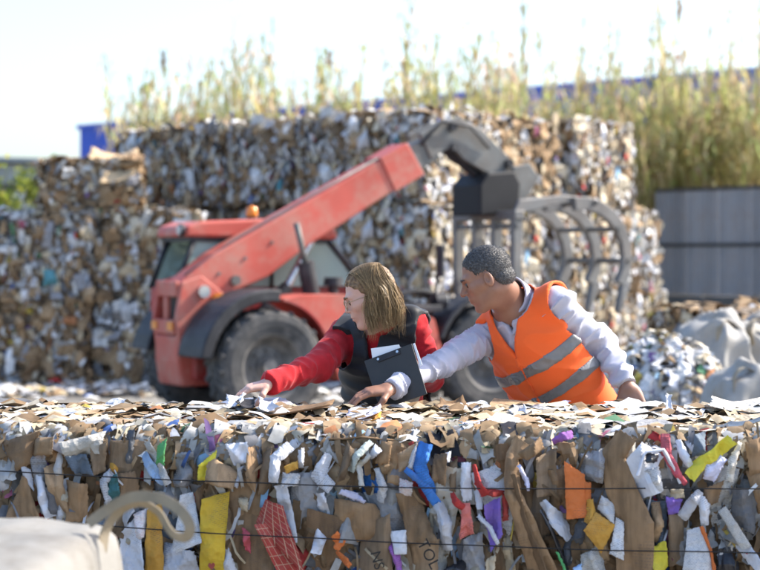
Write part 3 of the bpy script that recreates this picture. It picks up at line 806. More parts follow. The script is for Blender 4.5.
def tri(x): return np.abs((x % 2.0)-1.0)
SHEET_NO = [0]
def sheet(P, mat, y0, nx=14, ny=18, bulge=0.02, crease=0.012, tuck=0.03, torn=0.006, thick=0.0, freq=2.0, vert=0.8, name='paper_sheet', parent=bale, top=False, raw=False):
    """P(s,t) -> bale x,z (front) or bale x,y (top); folded along straight creases and displaced along the face normal."""
    SHEET_NO[0] += 1; rng = np.random.default_rng(SHEET_NO[0]*13+5)
    s, t = np.meshgrid(np.linspace(0, 1, nx+1), np.linspace(0, 1, ny+1)); s = s.ravel(); t = t.ravel()
    XZ = np.asarray(P(s, t), float)
    ext = np.ptp(XZ, axis=0); size = max(ext.max(), 1e-3); ctr = XZ.mean(0)
    d = 0.3*bulge*(1-(2*s-1)**2)*(1-(2*t-1)**4)-0.12*tuck*np.maximum(np.abs(2*s-1)**7, np.abs(2*t-1)**8)
    q = XZ-ctr
    fold = np.zeros(len(s))
    for k in range(3 if not top else 2):                              # big straight folds
        a = rng.normal(0, 0.35) if (k < 2 and not top) else rng.uniform(0, 3.14)
        dist = q[:, 0]*math.cos(a)+q[:, 1]*math.sin(a)-rng.uniform(-0.3, 0.3)*min(ext[0], ext[1])
        fold += np.abs(dist)*rng.uniform(-0.8, 0.7)*min(1.0, crease/0.010)
    fold -= fold.mean(); m_ = np.abs(fold).max()
    lim = 0.034 if not top else 0.012
    if m_ > lim: fold *= lim/m_
    d = d+fold
    for k in range(5):                                                # crumpling
        a = rng.uniform(0, 3.14) if k > 1 else rng.normal(0, 0.4)
        f = rng.uniform(18, 60); ph = rng.uniform(0, 2)
        d = d+crease*rng.uniform(0.15, 0.42)*(1.0 if thick else 2.0)*(tri(f*(q[:, 0]*math.cos(a)+q[:, 1]*math.sin(a))+ph)-0.5)*(28/f)
    tl = rng.normal(0, 0.12, 2) if not top else (0, 0)
    d = d+q[:, 0]*tl[0]+q[:, 1]*tl[1]*0.5
    off = rng.uniform(0, 50)
    nzv = np.array([mnoise.noise(Vector((x*22+off, z*16, off))) for x, z in XZ])
    d = d+crease*0.35*nzv
    nx_ = np.array([mnoise.noise(Vector((x*9, z*9+off, 3.3))) for x, z in XZ])
    XZ = XZ+np.stack([nx_, nzv*0.5], 1)*min(0.014, size*0.05)*(1.0 if torn > 0.004 else 0.35)
    edge = (s < 1e-6) | (s > 1-1e-6) | (t < 1e-6) | (t > 1-1e-6)
    XZ[edge] += rng.normal(0, torn*0.35, (edge.sum(), 2))
    if rng.uniform() < 0.5 and torn > 0.004:                          # one torn corner
        cs, ct = rng.integers(0, 2), rng.integers(0, 2); w_ = np.clip(1-(np.abs(s-cs)+np.abs(t-ct))/rng.uniform(0.3, 0.6), 0, 1)
        XZ += (ctr-XZ)*(w_*0.55)[:, None]
    if top: V = np.stack([XZ[:, 0], XZ[:, 1], y0+d], 1); nv = np.array([0, 0, 1.0])
    else: V = np.stack([XZ[:, 0], y0-d, XZ[:, 1]], 1); nv = np.array([0, -1.0, 0])
    m = nx+1; F = []
    for j in range(ny):
        for i in range(nx): F.append([j*m+i, j*m+i+1, (j+1)*m+i+1, (j+1)*m+i])
    if thick:
        k = len(V); V = np.concatenate([V, V-nv*thick]); F += [[z+k for z in f[::-1]] for f in F]
        rim = list(range(m))+[j*m+nx for j in range(1, ny+1)]+[ny*m+i for i in range(nx-1, -1, -1)]+[j*m for j in range(ny-1, 0, -1)]
        for x in range(len(rim)):
            a, b = rim[x], rim[(x+1) % len(rim)]; F.append([b, a, a+k, b+k])
        s = np.concatenate([s, s]); t = np.concatenate([t, t])
    if raw: return V, F
    uv = np.stack([s*ext[0]/0.2, t*max(ext[1], 0.02)/0.2], 1)
    o = mesh_obj(name, V, F, mat, parent, smooth=True, uvs=uv)
    o.data.set_sharp_from_angle(angle=R(13))
    return o

def quad(p):
    """bilinear patch from four pixels: top-left, top-right, bottom-right, bottom-left"""
    a, b, c, e = [np.array(face(*q)) for q in p]
    def f(s, t):
        s = s[:, None]; t = t[:, None]; return (a*(1-s)+b*s)*(1-t)+(e*(1-s)+c*s)*t
    return f
def ribbon(pts, w):
    """strip along a pixel polyline, width in pixels at each point"""
    P = np.array([face(*q) for q in pts]); w = np.array(w if hasattr(w, '__len__') else [w]*len(pts))*BY/FPX
    tt = np.linspace(0, 1, len(P)); e = 0.5/len(P)
    def f(s, t):
        c = np.stack([np.interp(t, tt, P[:, i]) for i in range(2)], 1)
        d = np.stack([np.interp(np.minimum(1, t+e), tt, P[:, i])-np.interp(np.maximum(0, t-e), tt, P[:, i]) for i in range(2)], 1)
        d /= np.linalg.norm(d, axis=1)[:, None]+1e-9; n = np.stack([-d[:, 1], d[:, 0]], 1)
        return c+n*((s-0.5)*np.interp(t, tt, w))[:, None]
    return f

# body of the bale: uneven filling, its dark colour painting shade into the gaps
random.seed(3)
bm = bmesh.new(); bmesh.ops.create_grid(bm, x_segments=90, y_segments=70, size=0.5)
V = []; 
for v in bm.verts:
    s, t = v.co.x, v.co.y+0.5           # t runs over bottom -> front -> top -> back
    x = s*(BLEN-0.06); a = t*(BTOP+BDEP+BTOP)
    if a < BTOP: p = Vector((x, 0.125, a))
    elif a < BTOP+BDEP: p = Vector((x, 0.125+(a-BTOP)/BDEP*(BDEP-0.18), BTOP-0.03))
    else: p = Vector((x, BDEP-0.055, BTOP-(a-BTOP-BDEP)))
    nn = mnoise.noise_vector(p*5)*0.03+mnoise.noise_vector(p*14)*0.018
    v.co = p+nn; v.co.z = max(0.0, min(v.co.z, BTOP-0.008))
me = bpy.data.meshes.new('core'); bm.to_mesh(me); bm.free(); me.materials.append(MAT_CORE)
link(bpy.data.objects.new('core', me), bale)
mb = MB()
for sgn in (-1, 1):
    mb.box((sgn*(BLEN/2-0.05)-0.02, 0.06, 0.01), (sgn*(BLEN/2-0.05)+0.02, BDEP-0.06, BTOP-0.05))
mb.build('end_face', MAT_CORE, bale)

# ---- pieces that can be picked out in the photograph (pixels on the front face)
K = []
def Q(mat, *p, y=-0.035, **kw): kw.setdefault('torn', 0.003); K.append(sheet(quad(p), PM[mat], y-0.012, **kw))
def Rb(mat, pts, w, y=-0.035, **kw): K.append(sheet(ribbon(pts, w), PM[mat], y-0.012, nx=kw.pop('nx', 8), ny=kw.pop('ny', 18), **dict(dict(torn=0.003), **kw)))
CB = dict(thick=0.004, name='cardboard_sheet')
Q('kraft', (2, 442), (44, 428), (34, 462), (20, 470), bulge=0.03, **CB)
Q('kraft_pale', (22, 438), (60, 434), (58, 452), (26, 456), bulge=0.03, y=-0.045, **CB)
Q('kraft', (26, 474), (30, 474), (46, 520), (8, 520), bulge=0.03, **CB)
Q('kraft_pale', (48, 466), (64, 458), (72, 512), (56, 512), bulge=0.03, y=-0.03, **CB)
Q('kraft', (70, 478), (92, 482), (90, 520), (68, 520), bulge=0.03, **CB)
Q('white', (24, 462), (34, 468), (38, 490), (28, 480), bulge=0.015)
Q('grey', (32, 454), (48, 454), (54, 512), (44, 512), crease=0.02, y=-0.02)
Rb('film', [(40, 468), (46, 490), (54, 516)], [8, 9, 10])
Q('white_warm', (64, 440), (108, 430), (104, 452), (70, 454), bulge=0.03, crease=0.02, y=-0.04)
Q('slate', (68, 454), (90, 452), (98, 474), (78, 472), bulge=0.02, crease=0.01)
Q('kraft_grey', (94, 446), (112, 440), (108, 470), (96, 474), bulge=0.03, **CB)
Rb('white', [(116, 470), (106, 480), (112, 502)], [8, 10, 7])
Q('teal', (110, 478), (122, 470), (124, 498), (112, 502), crease=0.02)
Q('kraft', (120, 472), (138, 470), (144, 500), (124, 506), bulge=0.03, **CB)
Q('mustard', (112, 456), (122, 462), (122, 474), (112, 470), y=-0.03)
Q('grey_dark', (128, 430), (138, 428), (136, 462), (128, 466), crease=0.02, y=-0.02)
Rb('blue_pale', [(146, 452), (158, 470), (168, 482)], [8, 12, 8], crease=0.02)
Rb('news', [(150, 440), (160, 460), (172, 482)], [8, 9, 7], y=-0.045)
Q('green', (160, 444), (170, 436), (168, 464), (160, 462), crease=0.01, y=-0.045)
Q('grey', (172, 452), (196, 450), (194, 484), (176, 486), crease=0.028, y=-0.02)
Q('leaflet', (184, 492), (196, 490), (206, 538), (174, 552), bulge=0.01, crease=0.006, y=-0.05, torn=0.002)
Q('white', (166, 540), (198, 548), (204, 574), (164, 576), bulge=0.015, y=-0.045)
Q('mustard', (150, 508), (164, 500), (168, 574), (148, 574), bulge=0.02, crease=0.008, y=-0.045)
Q('white', (124, 530), (142, 512), (150, 574), (122, 574), bulge=0.015, crease=0.012)
Q('flyer_red', (136, 512), (150, 506), (148, 534), (138, 538), bulge=0.015, y=-0.04)
Q('yellow', (206, 496), (232, 490), (226, 576), (202, 576), bulge=0.018, crease=0.005, y=-0.055, torn=0.002, tuck=0.02)
Q('lemon', (202, 462), (220, 448), (214, 480), (200, 478), crease=0.015, y=-0.045)
Q('kraft_pale', (212, 452), (240, 470), (236, 486), (208, 480), bulge=0.02, crease=0.006, y=-0.06, **CB)
Q('kraft_dark', (198, 490), (206, 480), (206, 510), (200, 514), y=-0.045, **CB)
Q('film', (228, 442), (250, 440), (252, 460), (236, 464), bulge=0.025, crease=0.02, y=-0.045)
Q('white', (240, 466), (246, 464), (240, 486), (236, 484))
Q('kraft', (250, 446), (262, 442), (258, 490), (248, 480), bulge=0.03, y=-0.045, **CB)
Q('kraft_grey', (264, 446), (274, 446), (272, 494), (260, 492), bulge=0.03, **CB)
Q('red_board', (268, 496), (286, 502), (308, 574), (258, 520), bulge=0.012, crease=0.004, y=-0.06, torn=0.002, tuck=0.015)
Q('red_board', (258, 520), (270, 520), (306, 572), (282, 574), bulge=0.012, crease=0.004, y=-0.05, torn=0.002, tuck=0.015)
Rb('white', [(292, 444), (278, 456), (276, 480)], [11, 12, 10], y=-0.055, bulge=0.02, crease=0.008)
Q('mustard', (286, 464), (300, 458), (300, 466), (288, 472), y=-0.05)
Rb('white', [(284, 482), (288, 508), (296, 540)], [12, 13, 8], y=-0.05, crease=0.01)
Q('white', (300, 448), (306, 446), (306, 466), (300, 466), y=-0.05)
Q('leaflet', (284, 470), (302, 472), (300, 484), (284, 484), crease=0.02, y=-0.045)
Q('pink_red', (244, 526), (252, 530), (252, 552), (246, 548), crease=0.02)
Q('cream', (240, 496), (250, 496), (250, 510), (242, 508))
Q('white', (228, 548), (232, 544), (242, 576), (224, 576), bulge=0.012, y=-0.045)
Rb('white', [(330, 452), (320, 474), (334, 486)], [8, 16, 12], y=-0.045, crease=0.018)
Rb('film', [(322, 490), (326, 520), (318, 550)], [10, 14, 10], crease=0.02)
Q('kraft_grey', (348, 440), (356, 448), (346, 478), (338, 480), bulge=0.035, y=-0.05, **CB)
Rb('flyer_green', [(372, 440), (356, 456), (352, 470)], [6, 8, 7], y=-0.045)
Rb('white_warm', [(372, 452), (360, 464), (364, 484)], [4, 6, 5], y=-0.06, crease=0.004, nx=4)
Q('film', (376, 442), (384, 448), (374, 456), (366, 460), y=-0.05)
Rb('leaflet', [(378, 466), (384, 486), (380, 500)], [7, 9, 9], y=-0.045, crease=0.015)
Rb('lavender', [(342, 488), (356, 494), (366, 500)], [5, 8, 4], y=-0.05, crease=0.01, nx=5)
Q('kraft', (336, 496), (376, 502), (392, 530), (334, 548), bulge=0.03, crease=0.014, y=-0.035, **CB)
Q('kraft_grey', (362, 526), (392, 510), (394, 576), (358, 576), bulge=0.02, crease=0.01, y=-0.04, **CB)
Q('kraft', (382, 440), (394, 440), (390, 462), (376, 462), bulge=0.03, y=-0.045, **CB)
Q('kraft_pale', (398, 452), (420, 438), (414, 462), (400, 470), bulge=0.03, y=-0.05, **CB)
Q('kraft', (388, 458), (400, 464), (402, 484), (388, 480), bulge=0.03, **CB)
Q('kraft', (396, 490), (416, 490), (440, 540), (410, 540), bulge=0.03, crease=0.014, y=-0.045, **CB)
Q('kraft_pale', (406, 540), (440, 536), (438, 578), (404, 578), bulge=0.025, crease=0.012, y=-0.04, **CB)
Rb('blue', [(426, 440), (420, 462), (436, 498)], [16, 15, 9], y=-0.06, crease=0.012)
Rb('blue', [(406, 466), (422, 478), (438, 502)], [6, 9, 9], y=-0.068, crease=0.008)
Rb('white', [(438, 500), (446, 520), (448, 548)], [10, 13, 10], y=-0.055, crease=0.015)
Q('leaflet', (412, 450), (418, 440), (414, 468), (408, 468), y=-0.06)
Q('flyer_red', (400, 476), (414, 480), (412, 494), (400, 494), y=-0.055)
Q('white', (391, 528), (408, 526), (408, 550), (396, 550), bulge=0.012, crease=0.003, y=-0.065, torn=0.001)
Rb('violet', [(390, 540), (398, 556), (402, 576)], [5, 7, 5], y=-0.055, crease=0.008, nx=5)
Q('kraft', (434, 454), (448, 450), (446, 484), (432, 478), bulge=0.03, y=-0.05, **CB)
Q('white', (444, 452), (452, 448), (450, 460), (443, 460), y=-0.06)
Q('kraft_grey', (450, 462), (458, 456), (456, 490), (450, 490), **CB)
Rb('white', [(466, 460), (466, 480), (468, 498)], [9, 11, 9], y=-0.05, crease=0.008)
Rb('red', [(474, 462), (478, 480), (486, 492)], [4, 7, 10], y=-0.06, crease=0.02, nx=6)
Rb('red', [(484, 488), (496, 490), (504, 490)], [6, 8, 4], y=-0.06, crease=0.02, nx=5, ny=8)
Rb('white', [(474, 470), (478, 490), (480, 506)], [5, 8, 6], y=-0.05)
Q('salmon', (462, 500), (470, 500), (474, 530), (460, 536), bulge=0.025, y=-0.06, crease=0.01)
Rb('red', [(452, 490), (458, 500), (466, 506)], [5, 8, 7], y=-0.062, crease=0.02, nx=5, ny=8)
Q('purple', (484, 502), (500, 494), (502, 530), (490, 548), bulge=0.012, crease=0.007, y=-0.055)
Rb('white', [(478, 512), (490, 524), (498, 540)], [4, 5, 4], y=-0.068, crease=0.004, nx=4)
Q('grey', (464, 536), (482, 530), (486, 574), (462, 574), crease=0.03, y=-0.03)
Q('red', (502, 490), (508, 496), (508, 518), (502, 520), y=-0.045)
Q('cream', (486, 556), (496, 550), (494, 576), (486, 576), y=-0.05)
Q('black_film', (444, 566), (466, 556), (466, 580), (440, 580), crease=0.02, y=-0.045)
Rb('kraft', [(524, 440), (512, 456), (512, 490), (528, 530), (546, 580)], [24, 14, 16, 22, 30], y=-0.05, bulge=0.04, crease=0.018, nx=12, ny=24, **CB)
Rb('kraft_dark', [(512, 470), (522, 510), (540, 560), (546, 580)], [5, 6, 7, 8], y=-0.068, bulge=0.012, crease=0.01, **CB)
Q('kraft', (516, 452), (540, 434), (544, 446), (526, 458), bulge=0.03, y=-0.07, **CB)
Rb('lavender', [(518, 462), (526, 478), (528, 488)], [4, 5, 3], y=-0.065, nx=4)
Q('kraft_grey', (536, 456), (556, 446), (556, 494), (536, 494), bulge=0.03, crease=0.02, y=-0.04, **CB)
Rb('white', [(542, 498), (556, 516), (570, 536)], [7, 15, 11], y=-0.05, crease=0.015)
Rb('black_film', [(540, 506), (552, 530), (566, 570)], [3, 4, 5], y=-0.055, nx=4)
Rb('green', [(556, 548), (562, 562), (568, 578)], [2.5, 3, 2.5], y=-0.06, nx=4, crease=0.003)
Rb('violet', [(552, 440), (562, 434), (572, 432)], [6, 9, 7], y=-0.055, crease=0.02, nx=6)
Q('orange', (563, 458), (584, 472), (586, 514), (566, 516), bulge=0.008, crease=0.004, y=-0.06, torn=0.002, tuck=0.015)
Q('orange', (582, 478), (590, 480), (590, 498), (584, 500), bulge=0.008, crease=0.004, y=-0.055)
Q('mustard', (594, 508), (614, 522), (600, 550), (582, 526), bulge=0.008, crease=0.006, y=-0.07, torn=0.002, tuck=0.015)
Rb('mustard', [(588, 496), (590, 510), (586, 520)], [7, 9, 7], y=-0.062, crease=0.01)
Q('leaflet', (600, 492), (614, 502), (612, 520), (596, 506), bulge=0.01, y=-0.06, torn=0.002)
Q('leaflet', (614, 514), (622, 518), (622, 556), (608, 550), bulge=0.008, y=-0.062, torn=0.002)
Q('grey', (574, 454), (604, 446), (602, 482), (580, 478), crease=0.03, y=-0.03)
Q('news', (580, 552), (600, 540), (606, 578), (580, 578), crease=0.025, y=-0.045)
Q('blue_pale', (572, 564), (580, 560), (584, 578), (570, 578), y=-0.05)
Rb('kraft', [(626, 432), (612, 454), (620, 488), (634, 520), (632, 580)], [18, 24, 30, 34, 36], y=-0.055, bulge=0.06, crease=0.008, nx=14, ny=24, freq=1.2, **CB)
Rb('kraft_pale', [(654, 500), (656, 520), (652, 540)], [9, 11, 10], y=-0.05, bulge=0.03, **CB)
Rb('film', [(650, 446), (636, 466), (648, 492)], [26, 30, 22], y=-0.07, bulge=0.03, crease=0.018, nx=12)
Q('leaflet', (640, 466), (656, 462), (660, 486), (646, 494), bulge=0.02, crease=0.012, y=-0.095)
Rb('film', [(634, 470), (642, 448), (660, 446), (672, 466), (678, 480)], [3, 3, 4, 4, 3], y=-0.095, nx=4, crease=0.004)
Q('black_film', (642, 448), (656, 450), (654, 458), (642, 458), y=-0.098)
Rb('pink_red', [(664, 432), (664, 452), (674, 470), (684, 482)], [9, 10, 8, 6], y=-0.065, crease=0.014)
Q('purple', (662, 492), (680, 496), (676, 510), (666, 512), bulge=0.02, y=-0.065)
Q('cream', (668, 486), (680, 484), (682, 494), (668, 496), bulge=0.02, y=-0.068)
Rb('white', [(676, 438), (682, 454), (690, 466)], [6, 9, 6], y=-0.055, crease=0.012)
Q('slate', (692, 432), (704, 430), (702, 452), (690, 456), y=-0.05, crease=0.015)
Rb('lemon', [(728, 436), (712, 452), (700, 458), (686, 474)], [12, 14, 11, 13], y=-0.07, bulge=0.02, crease=0.022, nx=10)
Rb('lavender', [(720, 454), (710, 466), (706, 478)], [10, 16, 12], y=-0.06, crease=0.02)
Rb('white_warm', [(738, 440), (730, 458), (726, 478)], [5, 9, 8], y=-0.055, crease=0.02)
Rb('white', [(698, 488), (688, 500), (680, 516)], [9, 12, 10], y=-0.065, crease=0.008)
Rb('white', [(692, 490), (702, 502), (702, 522)], [8, 11, 8], y=-0.06, crease=0.008)
Q('kraft', (702, 486), (722, 478), (716, 500), (700, 506), bulge=0.02, y=-0.045, **CB)
Q('leaflet', (684, 526), (700, 522), (712, 580), (678, 580), bulge=0.008, crease=0.003, y=-0.075, torn=0.0015, tuck=0.01)
Rb('orange', [(698, 522), (708, 548), (712, 578)], [4, 4, 4], y=-0.073, nx=3, crease=0.002)
Q('news', (714, 508), (722, 502), (748, 542), (738, 546), bulge=0.01, crease=0.003, y=-0.075, torn=0.0015)
Rb('white', [(738, 540), (750, 556), (764, 572)], [12, 11, 10], y=-0.068, crease=0.01)
Rb('pink_red', [(744, 548), (754, 560), (764, 570)], [4, 5, 4], y=-0.075, nx=3)
Q('grey_dark', (728, 486), (756, 486), (752, 532), (730, 520), bulge=0.025, crease=0.02, y=-0.05)
Q('black_film', (716, 546), (728, 544), (736, 580), (714, 580), crease=0.02, y=-0.045)
Q('kraft', (744, 470), (766, 466), (766, 510), (756, 512), bulge=0.03, y=-0.04, **CB)
Q('lemon', (646, 546), (664, 536), (666, 562), (654, 576), bulge=0.012, crease=0.006, y=-0.065)
Q('kraft_grey', (666, 510), (682, 514), (684, 560), (668, 566), bulge=0.03, y=-0.035, **CB)
Q('kraft', (742, 440), (762, 434), (764, 470), (748, 476), bulge=0.03, y=-0.04, **CB)
Rb('orange', [(336, 530), (342, 538), (338, 546)], [8, 11, 6], y=-0.06, crease=0.01, nx=5, ny=8)
Rb('orange', [(338, 548), (346, 556), (352, 562)], [4, 8, 5], y=-0.06, crease=0.01, nx=5, ny=8)

# small red heart on the yellow envelope and lettering on two cartons
def flat_shape(name, pts, mat, px, py, y, ang=0.0, parent=bale):
    x0, z0 = face(px, py); c, s = math.cos(ang), math.sin(ang)
    V = [(x0+a*c-b*s, y, z0+a*s+b*c) for a, b in pts]; V += [(a, b+0.0015, e) for a, b, e in V]
    n_ = len(pts); F = [list(range(n_)), list(range(2*n_-1, n_-1, -1))]+[[i, i+n_, (i+1) % n_+n_, (i+1) % n_] for i in range(n_)]
    return mesh_obj(name, V, F, mat, parent, smooth=False)
hp = [(0.0105*16*math.sin(t)**3/16, 0.0125*(13*math.cos(t)-5*math.cos(2*t)-2*math.cos(3*t)-math.cos(4*t))/16) for t in np.linspace(0, 2*math.pi, 25)[:-1]]
flat_shape('printed_heart', hp, PM['brick_red'], 216, 561, -0.088, 0.1)
MAT_INK = surf('black_ink', (0.025, 0.022, 0.02), rough=0.7, bmp=0)
def lettering(txt, px, py, y, size, ang):
    cu = bpy.data.curves.new('lettering', 'FONT'); cu.body = txt; cu.size = size; cu.extrude = 0.0008
    t = bpy.data.objects.new('lettering_tmp', cu); COL.objects.link(t)
    bpy.context.view_layer.update()
    me = bpy.data.meshes.new_from_object(t.evaluated_get(bpy.context.evaluated_depsgraph_get()))
    bpy.data.objects.remove(t)
    o = link(bpy.data.objects.new('lettering', me), bale); me.materials.clear(); me.materials.append(MAT_INK)
    x, z = face(px, py); o.location = (x, y, z); o.rotation_euler = (R(90), R(ang), 0)
    return o
lettering('NS', 372, 548, -0.082, 0.045, 75)
lettering('TOL', 418, 538, -0.092, 0.048, 62)

# ---- random sheets between and behind them (front), lying on top, and bent over the top edge
def pickmat():
    return random.choices(['kraft', 'kraft_dark', 'kraft_pale', 'kraft_grey', 'white', 'white_warm', 'grey', 'news', 'leaflet', 'film', 'cream', 'flyer_red', 'flyer_green',
                           'blue_pale', 'slate', 'grey_dark', 'red', 'mustard', 'purple', 'teal', 'blue'],
                          weights=[10, 7, 7, 8, 2.0, 2, 2.4, 3.5, 3, 2.4, 1.2, 1.2, 1.4, .6, 1.4, 2.2, .4, .4, .25, .6, .3])[0]
random.seed(77)
front_n = 225-len(K)
nf = 125
for i in range(nf):
    cx = -1.35+2.7*(i+random.random())/nf
    cz = random.choice([random.uniform(0.55, 1.03), random.uniform(0.6, 1.03), random.uniform(0.05, 0.6)])
    w = random.uniform(0.06, 0.17); h = random.uniform(0.15, 0.38); a = random.gauss(0, 0.22); k = random.uniform(-0.25, 0.25)
    h = min(h, 2*(BTOP-0.03-cz)+0.08); 
    def P(s, t, cx=cx, cz=cz, w=w, h=h, a=a, k=k):
        x = (s-0.5)*w*(1+k*(t-0.5)*2); z = (0.5-t)*h
        return np.stack([cx+x*math.cos(a)-z*math.sin(a), np.minimum(cz+x*math.sin(a)+z*math.cos(a), BTOP-0.012)], 1)
    m = pickmat()
    sheet(P, PM[m], random.uniform(-0.025, 0.05), nx=11, ny=15, bulge=random.uniform(0.01, 0.04), crease=random.uniform(0.008, 0.025), tuck=0.04, torn=0.0035,
          thick=0.004 if 'kraft' in m else 0, name='cardboard_sheet' if 'kraft' in m else 'paper_sheet')
topm = ['cream', 'white', 'white_warm', 'kraft_pale', 'kraft', 'news', 'leaflet', 'grey', 'mustard', 'lavender']
for i in range(125):
    cx = -1.3+2.6*(i+random.random())/125; cy = random.uniform(0.10, BDEP-0.04)
    w = random.uniform(0.10, 0.36); h = random.uniform(0.08, 0.30); a = random.uniform(0, 3.14)
    k = random.uniform(-0.3, 0.3); tl = (random.gauss(0, 0.04), random.gauss(0, 0.03))
    def P(s, t, cx=cx, cy=cy, w=w, h=h, a=a, k=k):
        x = (s-0.5)*w*(1+k*(t-0.5)*2); y = (t-0.5)*h
        return np.stack([cx+x*math.cos(a)-y*math.sin(a), cy+x*math.sin(a)+y*math.cos(a)], 1)
    m = random.choices(topm, weights=[4, 2.6, 3, 4.5, 4.5, 1.2, 1.2, 1, .25, .2])[0]
    o = sheet(P, PM[m], BTOP+random.uniform(-0.012, 0.016), nx=7, ny=7, bulge=random.uniform(-0.012, 0.02), crease=random.uniform(0.003, 0.010), tuck=random.uniform(-0.02, 0.01),
              torn=0.008, thick=0.004 if 'kraft' in m else 0, top=True, name='cardboard_sheet' if 'kraft' in m else 'paper_sheet', vert=0)
    co = np.empty(len(o.data.vertices)*3); o.data.vertices.foreach_get('co', co); co = co.reshape(-1, 3)
    co[:, 2] += (co[:, 0]-cx)*tl[0]+(co[:, 1]-cy)*tl[1]; o.data.vertices.foreach_set('co', co.ravel())

# loose pieces lying on the top that stand out in the photograph (pixel + depth)
def loose(mat, pts, name='paper_sheet', curl=0.01, thick=0.0015, seed=1, amp=0.004, nx=8, ny=6):
    o = curled_sheet(name, [local(W(*p)) for p in pts], PM[mat], bale, nx=nx, ny=ny, curl=curl, thick=thick, seed=seed, amp=amp); return o
loose('lavender', [(296, 434, 5.65), (340, 437, 5.60), (346, 423, 5.95), (304, 425, 5.95)], seed=11)
loose('lavender', [(340, 424, 5.85), (380, 418, 5.85), (382, 409, 6.15), (350, 414, 6.15)], seed=12)
loose('mustard', [(352, 426, 5.82), (380, 421, 5.82), (382, 416, 6.0), (356, 420, 6.0)], seed=13)
loose('kraft_dark', [(434, 413, 6.25), (468, 413, 6.3), (462, 404, 6.42), (440, 405, 6.42)], 'cardboard_sheet', thick=0.005, seed=14, curl=0.02)
loose('white', [(256, 416, 5.98), (280, 417, 5.95), (276, 409, 6.15), (260, 408, 6.15)], seed=15, curl=0.02, amp=0.012)
loose('black', [(236, 408, 6.15), (256, 409, 6.12), (256, 403, 6.3), (240, 402, 6.3)], seed=16, curl=0.012, amp=0.01)
loose('white', [(226, 409, 6.15), (240, 406, 6.18), (246, 400, 6.3), (230, 402, 6.3)], seed=17, curl=0.012, amp=0.01)
loose('white', [(664, 415, 6.15), (674, 415, 6.15), (671, 396, 6.2), (666, 394, 6.2)], seed=18, curl=0.006, amp=0.004, nx=4)
loose('white_warm', [(706, 411, 6.15), (770, 416, 6.05), (770, 403, 6.36), (712, 402, 6.36)], seed=19, curl=0.015, amp=0.006)
loose('green', [(158, 430, 5.65), (172, 428, 5.66), (170, 422, 5.85), (162, 423, 5.85)], seed=23)
loose('white_warm', [(64, 436, 5.62), (112, 434, 5.6), (106, 421, 5.85), (70, 423, 5.85)], seed=24, curl=0.015, amp=0.012)
loose('black_film', [(712, 430, 5.45), (764, 424, 5.5), (766, 418, 5.6), (730, 423, 5.6)], seed=26, curl=0.008)
loose('white', [(508, 420, 5.95), (530, 422, 5.9), (526, 411, 6.15), (512, 410, 6.15)], seed=27, curl=0.02, amp=0.012)
loose('lavender', [(452, 434, 5.62), (492, 428, 5.65), (494, 422, 5.8), (458, 427, 5.8)], seed=28)
loose('kraft_dark', [(250, 420, 5.95), (330, 410, 6.0), (334, 405, 6.15), (262, 412, 6.2)], 'cardboard_sheet', thick=0.005, seed=29, curl=0.015)

# smaller scraps, too many to count
def pickn(w):
    k = random.uniform(0.5, 1.0); return tuple(c*k for c in pick(w))
random.seed(91)
V = []; F = []; C = []
for i in range(6500):                                   # front
    cx = random.uniform(-1.5, 1.5); cz = random.uniform(0.03, BTOP-0.02)
    if cz < 0.5 and random.random() < 0.5: continue
    up = (random.gauss(0, 0.35), 0, 1)
    scrap_patch(Vector((cx, 0.02+random.uniform(-0.03, 0.085), cz)), (0, -1, 0), up, random.uniform(0.006, 0.032), random.uniform(0.04, 0.15), random.uniform(-0.15, 0.3), 0.6,
                pickn([5.5, 1.3, 3.0, 0.7, 0.8]), V, F, C, nseg=4)
for i in range(170):                                    # thin torn strips in front
    cx = random.uniform(-1.3, 1.3); cz = random.uniform(0.5, BTOP-0.05)
    scrap_patch(Vector((cx, -0.035+random.uniform(-0.02, 0.03), cz)), (0, -1, 0), (random.gauss(0, 0.5), 0, 1), random.uniform(0.004, 0.014), random.uniform(0.05, 0.17), random.uniform(-0.1, 0.25), 0.5,
                pickn([3.5, 2.0, 3.0, 1.0, 1.0]), V, F, C, nseg=6)
for i in range(1500):                                   # over the top edge
    cx = random.uniform(-1.5, 1.5); a = random.uniform(0.1, 1.45)
    n_ = Vector((random.gauss(0, .15), -math.cos(a), math.sin(a))).normalized()
    scrap_patch(Vector((cx, 0.055-0.055*math.cos(a), BTOP-0.06+0.06*math.sin(a)+random.uniform(-0.01, 0.012))), n_, (random.gauss(0, .3), math.sin(a), math.cos(a)), random.uniform(0.015, 0.06),
                random.uniform(0.04, 0.12), random.uniform(0.1, 0.3), 0.35, pickn([5, 1.7, 2.4, 2, .6]), V, F, C, nseg=5)
for i in range(4200):                                   # top
    cx = random.uniform(-1.5, 1.5); cy = random.uniform(0.03, BDEP)
    a = random.uniform(0, 6.28); big = random.random() < 0.3
    scrap_patch(Vector((cx, cy, BTOP+random.uniform(-0.03, 0.012))), (0, 0, 1), (math.cos(a), math.sin(a), random.gauss(0, .12)), random.uniform(0.010, 0.045)*(2.0 if big else 1),
                random.uniform(0.04, 0.15)*(1.5 if big else 1), random.uniform(-0.05, 0.10), 0.13, pickn([4.8, 2.6, 1.2, 4.6, .3]), V, F, C)
for i in range(900):                                    # rear side, top half
    scrap_patch(Vector((random.uniform(-1.5, 1.5), BDEP-0.02+random.uniform(-.02, .03), random.uniform(0.3, BTOP-0.11))), (0, 1, 0), (random.gauss(0, .3), 0, 1), random.uniform(.03, .09), random.uniform(.06, .2),
                random.uniform(-.1, .3), .6, pick([4, 3, 2, 1, .6]), V, F, C)
V2 = []; F2 = []; C2 = []; nv = 0
